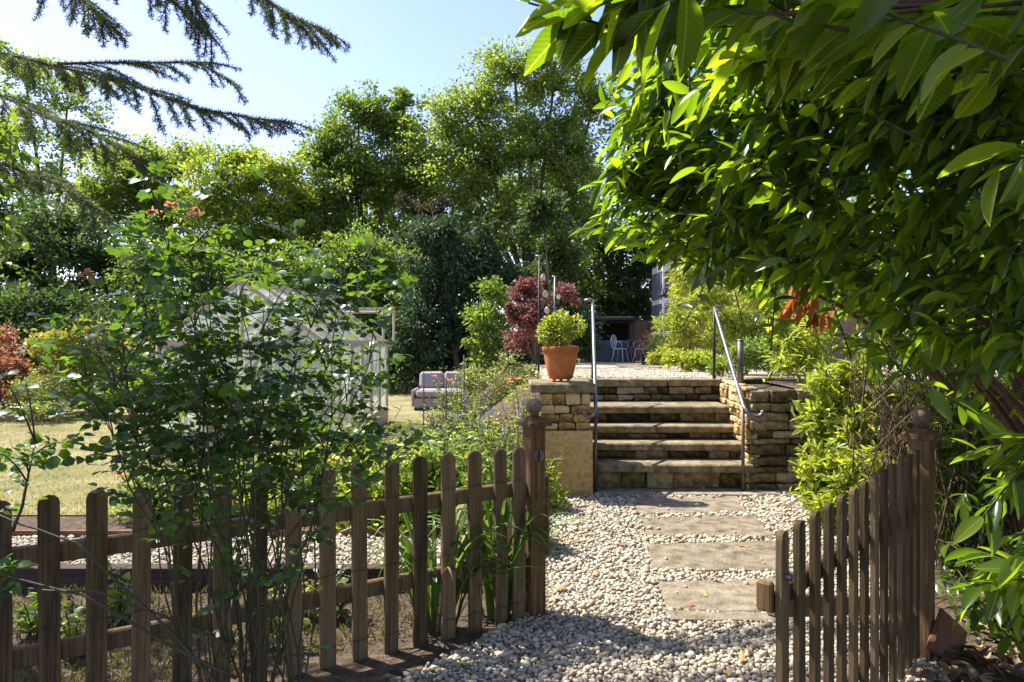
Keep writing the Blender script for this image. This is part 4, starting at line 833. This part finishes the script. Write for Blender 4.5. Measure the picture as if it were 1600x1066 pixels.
perennial('salvia', 'green plant with blue flower spikes below the pier', 800, 680, 6.2, .72, .25, 20, .06, LM['grey'], .35, LM['blueflower'], .03, 5, None, True)
perennial('salvia', 'green plant with blue flower spikes in the middle of the border', 752, 660, 6.8, .75, .25, 18, .06, per, .35, LM['blueflower'], .03, 4, None, True)
perennial('daisy_plant', 'plant with mauve daisy flowers in the middle of the border', 745, 640, 7.4, .85, .22, 16, .07, per, .4, LM['pinkflower'], .045, 4)
perennial('feathery_perennial', 'feathery lime green plant left of the stone pier', 820, 640, 7.0, .9, .25, 24, .06, LM['shrub'], .2)
perennial('poppy_plant', 'plant with orange flowers beside the festoon pole', 825, 600, 8.6, .95, .28, 18, .06, per, .3, LM['orange'], .05, 4)
perennial('poppy_plant', 'tall plant with orange flowers at the back of the border', 720, 590, 10, 1.0, .35, 20, .08, per, .3, LM['orange'], .05, 4)
perennial('leafy_perennial', 'light green plant on the lawn side of the border', 660, 650, 7.2, .6, .3, 20, .08, per, .45)
perennial('leafy_perennial', 'grey-green leafy plant in front of the garden sofa', 700, 640, 8.6, .7, .3, 20, .07, LM['grey'], .4)
perennial('leafy_perennial', 'low lime green plant at the front of the border beside the strap leaves', 845, 720, 5.9, .45, .16, 14, .06, LM['shrub'], .45)
perennial('leafy_perennial', 'leafy plant behind the rose bush at the greenhouse corner', 560, 680, 6.4, .8, .3, 22, .08, per, .4)
perennial('leafy_perennial', 'yellowish leafy plant behind the rose canes near the potting bench', 470, 700, 6.0, .6, .35, 22, .09, LM['shrub'], .45, LM['yellowflower'], .03, 4)
perennial('leafy_perennial', 'leafy green plant behind the left stems of the rose', 330, 720, 5.9, .5, .35, 20, .08, per, .45)
perennial('leafy_perennial', 'orange-flowered plant left of the rose stems at the lawn edge', 235, 720, 5.7, .45, .2, 14, .07, per, .4, LM['orange'], .05, 3)
perennial('weed_plant', 'small bright weed behind the left end of the fence', 190, 790, 3.55, .28, .12, 8, .07, per, .6)
perennial('weed_plant', 'small leafy weed behind the fence left of the rose base', 120, 980, 3.2, .22, .12, 7, .06, per, .6)
perennial('weed_plant', 'small weed with yellowing leaves behind the fence right of the rose base', 470, 880, 3.6, .26, .14, 8, .06, LM['yellow'], .6)
perennial('leafy_perennial', 'light green bushy plant between the two blue-flowered plants', 775, 660, 6.5, .75, .2, 14, .07, LM['shrub'], .4)
perennial('leafy_perennial', 'broad-leaved plant in front of the plant stakes', 715, 680, 6.2, .62, .25, 14, .09, per, .5)
perennial('leafy_perennial', 'pale green plant at the lawn edge of the border right of the greenhouse', 640, 690, 6.0, .55, .25, 14, .08, LM['shrub'], .45)
perennial('leafy_perennial', 'tall bushy green plant against the left side of the pier', 835, 640, 7.4, .95, .22, 14, .06, per, .4)
perennial('weed_plant', 'small bright weed beside the sleeper behind the second picket gap', 60, 980, 3.4, .2, .14, 9, .06, per, .6)
perennial('weed_plant', 'low leafy weed behind the fence just right of the rose stems', 440, 1000, 3.3, .22, .16, 10, .06, per, .6)
perennial('weed_plant', 'low weed behind the fence between the rose and the strap leaves', 520, 930, 3.6, .24, .16, 10, .06, LM['grey'], .6)
perennial('tomato_plant', 'leafy plant growing inside the greenhouse on the left', 350, 600, 9.6, 1.2, .3, 16, .1, per, .45)
perennial('tomato_plant', 'leafy plant growing inside the greenhouse near its right side', 500, 600, 10.6, 1.1, .3, 16, .1, LM['mid'], .45)
for x, y0, y1, D, lab in ((725, 555, 690, 7.6, 'slim dark plant stake standing in the flower border, right of the sofa'), (662, 580, 650, 8.8, 'slim plant stake in front of the garden sofa'), (697, 590, 660, 8.4, 'slim plant stake between the sofa and the dark stake')):
    a = P(x, y1, D); a.z = 0; e = P(x, y0, D); o = MB().tube([a, e], [.012, .008], 6).build('plant_stake', M['twig'], None, True); tag(o, lab, 'stake', 'plant stakes in the border')
perennial('leafy_perennial', 'bushy light green planting at the top of the bank below the pot', 850, 590, 8.4, .35, .3, 18, .06, LM['shrub'], .4, None, 0, 0, .7)

# ------------------------------------------------------------------ greenhouse
def greenhouse():
    gx0, gx1, y0, y1, ze, zr, zb = -4.35, -2.3, 8.4, 12.5, 1.45, 2.22, .28; xm = (gx0 + gx1) / 2
    t = empty('greenhouse', (xm, y0, 0), 'cream timber greenhouse with pale dusty glass beside the lawn', 'greenhouse')
    def bar(a, b, w_=.045, name='bar'):
        a, b = Vector(a), Vector(b); d = (b - a); u = d.normalized(); s = u.orthogonal().normalized(); 
        if abs(u.z) < .99: s = u.cross(Vector((0, 0, 1))).normalized()
        q = u.cross(s); chamfer(name, (a + b) / 2, (d.length, w_, w_), .004, M['cream'], t, 0, Matrix((u, s, q)).transposed())
    def pane(q): MB().add(q, [(0, 1, 2, 3) if len(q) == 4 else tuple(range(len(q)))]).build('pane', M['glass'], t)
    for x in (gx0, gx1): bar((x, y0, ze), (x, y1, ze), .07, 'eave'); chamfer('sill', (x, (y0 + y1) / 2, zb / 2), (.07, y1 - y0, zb), .006, M['cream'], t)
    for y in (y0, y1): bar((gx0, y, ze), (gx1, y, ze), .055, 'tie'); chamfer('sill', (xm, y, zb / 2), (gx1 - gx0 - .08, .06, zb), .006, M['cream'], t)
    bar((xm, y0, zr), (xm, y1, zr), .07, 'ridge')
    ny = 6
    for i in range(ny + 1):
        y = y0 + (y1 - y0) * i / ny
        for x in (gx0, gx1): bar((x, y, ze), (xm, y, zr), .05, 'rafter'); bar((x, y, zb), (x, y, ze), .05, 'upright')
    for i in range(ny):
        ya, yb = y0 + (y1 - y0) * i / ny + .03, y0 + (y1 - y0) * (i + 1) / ny - .03
        for x in (gx0, gx1):
            pane([(x, ya, zb), (x, yb, zb), (x, yb, ze), (x, ya, ze)])
            if not (i in (4,) and x == gx1): pane([(x, ya, ze + .01), (x, yb, ze + .01), (xm, yb, zr - .01), (xm, ya, zr - .01)])
    for y in (y0, y1):
        xs = [gx0, gx0 + .62, xm + .34, gx1]
        for a, b in zip(xs[:-1], xs[1:]):
            bar((b, y, zb), (b, y, ze), .05, 'upright') if b != gx1 else None
            pane([(a + .03, y, zb), (b - .03, y, zb), (b - .03, y, ze), (a + .03, y, ze)])
        pane([(gx0, y, ze + .02), (gx1, y, ze + .02), (xm, y, zr - .02)])
        bar((xm, y, ze), (xm, y, zr), .04, 'king_post')
    bar((gx0 + .62, y0 - .01, zb), (xm + .34, y0 - .01, ze), .035, 'brace')
    # open roof vent hinged at the ridge
    i = 4; ya, yb = y0 + (y1 - y0) * i / ny, y0 + (y1 - y0) * (i + 1) / ny
    a, b = Vector((xm + .34, ya, zr - .24)), Vector((xm + .34, yb + .3, zr - .24)); o_ = Vector((.9, 0, .01))
    bar(a, a + o_, .05, 'vent_frame'); bar(b, b + o_, .05, 'vent_frame'); bar(a + o_, b + o_, .05, 'vent_frame')
    pane([a, b, b + o_, a + o_])
    for q in (a, b): bar(q + o_ + Vector((-.02, .03, -.03)), Vector((q.x + .88, q.y + .03, ze + .02)), .035, 'vent_stay')
    bn = empty('potting_bench', (-3.6, 7.4, 0), 'timber potting bench in front of the greenhouse', 'bench')
    c = P(290, 640, 7.4)
    chamfer('top', (c.x, 7.4, .74), (1.0, .5, .05), .006, M['fencebrown'], bn); chamfer('back_board', (c.x, 7.63, .86), (1.0, .03, .16), .006, M['fencebrown'], bn)
    for sx in (-.45, .45):
        for sy in (-.2, .2): chamfer('leg', (c.x + sx, 7.4 + sy, .36), (.06, .06, .71), .005, M['fencebrown'], bn)
    chamfer('shelf', (c.x, 7.4, .25), (.84, .42, .03), .004, M['fencebrown'], bn)
greenhouse()
# garden sofa
sf = empty('garden_sofa', (-1.5, 14.8, 0), 'low outdoor sofa with mauve-grey cushions on the lawn', 'sofa')
def sofa():
    c = P(692, 640, 14.8); x = c.x; z = 0
    chamfer('base', (x, 14.8, .16), (1.14, .8, .2), .02, M['cushion'], sf); chamfer('seat_cushion', (x, 14.72, .36), (1.06, .7, .15), .04, M['cushion'], sf)
    for k in (-1, 1): chamfer('back_cushion', (x + k * .27, 15.08, .6), (.52, .2, .38), .06, M['cushion'], sf, .02, Matrix.Rotation(R(-18), 3, 'X'))
    chamfer('arm', (x - .6, 14.8, .26), (.06, .8, .36), .02, M['cushion'], sf)
    for k in (-1, 1): MB().box((x + k * .55, 14.5, .03), (.05, .05, .06)).build('foot', M['darkmetal'], sf)
sofa()

# ------------------------------------------------------------------ far end of the terrace
Z2 = TZ(23.3)
shl = empty('garden_shelter', (3.2, 23.4, Z2), 'dark open-fronted timber shelter with felt roof at the terrace end', 'shelter')
a, b = P(918, 566, 23.4), P(993, 566, 23.4); wd = b.x - a.x; cx = (a.x + b.x) / 2
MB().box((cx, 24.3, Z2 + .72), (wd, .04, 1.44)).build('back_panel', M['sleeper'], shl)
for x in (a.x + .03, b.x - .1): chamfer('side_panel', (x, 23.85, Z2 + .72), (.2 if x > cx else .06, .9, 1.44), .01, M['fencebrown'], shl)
chamfer('roof', (cx - .05, 23.8, Z2 + 1.5), (wd + .25, 1.3, .09), .01, M['felt'], shl, 0, Matrix.Rotation(R(3), 3, 'X'))
chamfer('beam', (cx, 23.4, Z2 + 1.37), (wd - .3, .06, .12), .01, M['sleeper'], shl)
cv = empty('barbecue_cover', (cx, 23.3, Z2), 'grey fabric cover draped over something inside the shelter', 'cover')
v = []; f = []; nn = 24
for j in range(5):
    for i in range(nn + 1):
        u = i / nn; z = Z2 + .01 + .72 * j / 4; v.append((cx - wd * .42 + wd * .84 * u, 23.25 - .05 * math.sin(u * 19 + j * .3) * (1 - j / 5), z))
for j in range(4):
    for i in range(nn): q = j * (nn + 1) + i; f.append((q, q + 1, q + nn + 2, q + nn + 1))
k0 = 4 * (nn + 1); v += [(cx - wd * .42, 23.8, Z2 + .74), (cx + wd * .42, 23.8, Z2 + .74)]; f.append(tuple(range(k0, k0 + nn + 1)) + (len(v) - 1, len(v) - 2))
MB().add(v, f).build('drape', M['tarp'], cv, True)
pb = empty('folded_parasol', tuple(P(915, 566, 22.6)), 'closed blue-grey parasol standing beside the shelter', 'parasol')
q = P(915, 566, 22.6); MB().lathe((q.x, q.y, Z2), [(.02, 0), (.02, .9), (.07, .95), (.11, 1.2), (.09, 1.55), (.05, 1.7), (.01, 1.76)], 10).build('canopy', M['blue'], pb, True)
MB().lathe((q.x, q.y, Z2), [(.2, 0), (.2, .05), (.03, .07)], 12).build('base', M['darkmetal'], pb, True)
fb = empty('board_fence', (6, 25.5, Z2), 'brown close-boarded fence behind the terrace table', 'fence')
for i in range(20): chamfer('board', (4.1 + .125 * i, 25.5, Z2 + .72 + .01 * (i % 2)), (.12, .02, 1.5), .004, M['fencebrown'], fb)
chamfer('rail', (5.3, 25.54, Z2 + 1.2), (2.5, .04, .08), .004, M['fencebrown'], fb)
def chair(label, x, D, rz):
    z = TZ(D); t = empty('garden_chair', (x, D, z), label, 'chair', 'white metal chairs on the terrace')
    def W(p): q = Vector(p); q.rotate(Quaternion((0, 0, 1), rz)); return q + Vector((x, D, z))
    def part(name, paths, r):
        mb = MB()
        for q in paths: mb.tube([W(p) for p in q], r, 6)
        mb.build(name, M['white'], t, True)
    mb = MB(); mb.tube([W((0, 0, .43)), W((0, 0, .46))], .21, 16); mb.build('seat', M['white'], t)
    for sx in (-1, 1):
        for sy in (-1, 1): part('leg', [[(sx * .15, sy * .15, .44), (sx * .17, sy * .17, .2), (sx * .22, sy * .22, 0)]], .014)
        part('arm', [[(sx * .2, .18, .7), (sx * .25, .0, .68), (sx * .24, -.16, .64), (sx * .2, -.17, .46)]], .013)
    ring = [(.21 * math.cos(R(k)), .2 + .04, .68 + .22 * math.sin(R(k))) for k in range(0, 361, 24)]
    part('back_frame', [ring], .015)
    part('back_scrolls', [[(.12 * math.cos(R(k)), .24, .72 + .12 * math.sin(R(k))) for k in range(0, 361, 30)], [(0, .2, .45), (0, .24, .88)], [(-.12, .2, .45), (-.1, .24, .68), (-.17, .24, .8)], [(.12, .2, .45), (.1, .24, .68), (.17, .24, .8)]], .011)
chair('white ornate metal chair left of the terrace table', P(969, 565, 22.5).x, 22.5, R(55))
chair('white ornate metal chair right of the terrace table, behind the pots', P(1003, 565, 22.3).x, 22.3, R(-60))
tb = empty('garden_table', (P(986, 565, 22.8).x, 22.8, TZ(22.8)), 'round grey metal table between the two white chairs', 'table')
q = tb.location; MB().lathe((q.x, q.y, q.z + .7), [(.34, 0), (.36, .015), (.34, .03)], 24).build('top', M['galv'], tb)
for k in range(3): an = R(120 * k + 20); MB().tube([q + Vector((.1 * math.cos(an), .1 * math.sin(an), .7)), q + Vector((.06 * math.cos(an), .06 * math.sin(an), .35)), q + Vector((.3 * math.cos(an), .3 * math.sin(an), 0))], .014, 6).build('leg', M['galv'], tb, True)
def flowerpot(name, label, x, D, r, h, mat, plant, plabel):
    c = P(x, 566, D); z = TZ(D); t = empty(name, (c.x, D, z), label, 'pot'); MB().lathe((c.x, D, z), [(r * .7, 0), (r * .95, h * .8), (r * 1.05, h * .8), (r * 1.05, h), (r * .85, h), (r * .8, h * .85)], 16).build('bowl', M[mat], t, True)
    s = empty('potted_plant', (c.x, D, z + h), plabel, 'plant'); mb = MB(); mb.tube([(c.x, D, z + h * .8), (c.x, D, z + h + .2)], .01, 5); mb.build('stem', M['cane'], s); small_crown(s, plant, [((c.x, D, z + h + .18), (r * 1.4, r * 1.4, .22)), ((c.x + .05, D, z + h + .38), (r, r, .16))], 420, .07)
flowerpot('terracotta_pot', 'small terracotta pot on the terrace beside the bamboo, right of the other', 1034, 17.2, .19, .3, 'terra', LM['mid'], 'green plant in the right-hand small terracotta pot')
flowerpot('terracotta_pot', 'small terracotta pot on the terrace, nearest the chairs', 1022, 18.4, .19, .32, 'terra', LM['shrub'], 'light green plant in the small pot nearest the chairs')
flowerpot('grey_planter', 'grey cylindrical planter beside the small terracotta pots', 1008, 18.6, .13, .32, 'galv', LM['smoke'], 'reddish plant in the grey cylindrical planter')
# festoon lights
for i, (x, y0, D, n, lab) in enumerate(((843, 400, 8.8, 4, 'tall slim dark pole with a string of bulbs beside the pot'), (867, 432, 11.5, 5, 'shorter light pole with hanging bulbs behind the first pole'))):
    e = P(x, y0, D); t = empty('festoon_pole', (e.x, D, .8), lab, 'lamp', 'festoon light poles'); zb = .3 if i == 0 else TZ(D) - .05
    MB().tube([(e.x - .02, D, zb), (e.x, D, e.z)], .014, 8).build('pole', M['darkmetal' if i == 0 else 'galv'], t, True)
    MB().tube([(e.x - .05, D, e.z - .005), (e.x + .03, D, e.z)], .014, 8).build('hook', M['galv'], t, True)
    pts = [P(x + 4 + 9 * i * 0 + 12 * k / 8 * (1 if k < 7 else .9), y0 + 15 + 13 * k, D) for k in range(9)]
    MB().tube(pts, .004, 4).build('cable', M['darkmetal'], t)
    for k in range(n):
        q = pts[1 + 2 * k if k < 4 else 8]; MB().lathe((q.x, q.y - .02, q.z - .09), [(.006, 0), (.03, .02), (.036, .045), (.024, .075), (.014, .09)], 10).build('bulb', M['bulb'], t, True)
# house corner
hs = empty('house', (4.9, 19, TZ(19)), 'brick house corner with white window, mostly hidden by greenery', 'house')
hx = P(1052, 500, 19.5).x; hz = TZ(20) - .1
MB().box((hx + 3.0, 20.55, hz + 1.7), (6, 2.1, 3.4)).build('wall', M['brick'], hs)
rf = MB().add([(hx - .3, 19.3, hz + 3.35), (hx + 3, 19.3, hz + 5.6), (hx + 6.3, 19.3, hz + 3.35), (hx - .3, 21.8, hz + 3.35), (hx + 3, 21.8, hz + 5.6), (hx + 6.3, 21.8, hz + 3.35)], [(0, 1, 4, 3), (1, 2, 5, 4), (0, 2, 1), (3, 4, 5)]).build('roof', M['roof'], hs)
wn = MB().box((hx - .05, 20.6, hz + 1.95), (.35, 1.5, 2.1)).build('bay_window', M['white'], hs)
for j in range(3):
    for k in range(2): MB().box((hx - .235, 20.12 + .48 * j, hz + 1.45 + .95 * k), (.03, .38, .8)).build('pane', M['tarp'], wn)
for k in range(2): MB().box((hx - .06, 19.84, hz + 1.45 + .95 * k), (.22, .03, .8)).build('pane', M['tarp'], wn)
lp = empty('wall_lamp', (hx - .1, 19.3, hz + 2.3), 'dark lantern-style lamp on the house corner', 'lamp')
q = P(1036, 458, 19.3); MB().lathe((q.x, q.y, q.z - .1), [(.15, 0), (.06, .08), (.03, .14)], 12).build('shade', M['darkmetal'], lp, True)
MB().tube([(q.x, q.y, q.z + .04), (q.x + .02, q.y, q.z + .14), (hx + .03, 19.5, q.z + .14)], .015, 6).build('bracket', M['darkmetal'], lp, True)

# ------------------------------------------------------------------ fallen leaves and litter
fl = bpy.data.meshes.new('fallen_leaf'); fl.from_pydata([tuple(x) for x in T_LAUREL[0] * np.array([1, 1, -.9])], [], [tuple(int(i) for i in q) for q in T_LAUREL[1]]); fl.materials.append(LM['fallen']); fl.update()
fl.polygons.foreach_set('use_smooth', np.ones(len(fl.polygons), bool))
spots = [(985, 888), (953, 917), (1028, 902), (1112, 903), (1105, 931), (1062, 948), (1198, 947), (1145, 855), (1190, 868), (1172, 852), (1036, 992), (1130, 1052), (1174, 1012), (1160, 1035), (1090, 805), (1110, 806), (1200, 810), (1232, 795), (900, 817), (905, 845), (980, 850), (930, 900), (862, 930), (868, 922), (1000, 990), (1225, 790), (1250, 800), (1180, 780), (1240, 860), (1245, 935), (1260, 985), (870, 955), (1290, 900), (1330, 940), (1350, 990), (1210, 768)]
for i, (x, y) in enumerate(spots):
    g = G(x, y, .03); onslab = any(in_poly(np.array([g.x]), np.array([g.y]), sp)[0] for sp in slab_polys)
    o = bpy.data.objects.new('fallen_leaf', fl); col.objects.link(o); o.location = (g.x, g.y, .036 if not onslab else .028); s = random.uniform(.06, .1)
    o.scale = (s, s * .38, s); o.rotation_euler = (random.uniform(-.3, .3), random.uniform(-.2, .2), random.uniform(0, 6.28))
    ORD = ('first', 'second', 'third', 'fourth', 'fifth', 'bottom')
    if onslab:
        k = [bool(in_poly(np.array([g.x]), np.array([g.y]), sp)[0]) for sp in slab_polys].index(True)
        lab = 'dry brown leaf on the %s paving slab from the steps' % ORD[k] if k < 5 else 'dry brown leaf on the stone slab at the foot of the steps'; gr = 'fallen leaves on paving slabs'
    else:
        gr = 'fallen leaves on the gravel'; side = 'left of' if x < 1000 else 'right of' if x > 1215 else 'beside'
        near = min(range(5), key=lambda j: abs(sum(q[1] for q in slabs[j]) / 4 - y)); lab = 'dry brown leaf on white gravel %s the %s slab from the steps' % (side, ORD[near])
    tag(o, lab, 'leaf', gr)
def litter():
    n = 900; x = rng.uniform(1.35, 2.9, n); y = rng.uniform(2.1, 3.6, n); k = (x - g0.x) * gn.x + (y - g0.y) * gn.y > .05; x, y = x[k], y[k]; n = len(x)
    p = np.stack([x, y, rng.uniform(.01, .07, n)], 1); d = rnd(n); d[:, 2] *= .3; nn_ = rnd(n, .4); nn_[:, 2] += 1; L = rng.uniform(.06, .12, n)
    o = foliage('leaf_litter', T_LAUREL, p, d, nn_, L, L * .36, LM['litter'], None, True); tag(o, 'drift of dead brown leaves under the laurel beside the gate', 'leaves')
litter()
o = chamfer('terracotta_shard', G(1482, 1000, .08), (.3, .03, .2), .006, M['edging'], None, .01, Matrix.Rotation(R(35), 3, 'Z') @ Matrix.Rotation(R(35), 3, 'Y')); tag(o, 'broken terracotta slab leaning in the leaf litter behind the gate', 'shard')
print('objects', len(bpy.data.objects), 'tris ~', sum(sum(len(p.vertices) - 2 for p in m.polygons) if len(m.polygons) < 5000 else len(m.polygons) * (2 if len(m.polygons[0].vertices) == 4 else 1) for m in bpy.data.meshes))
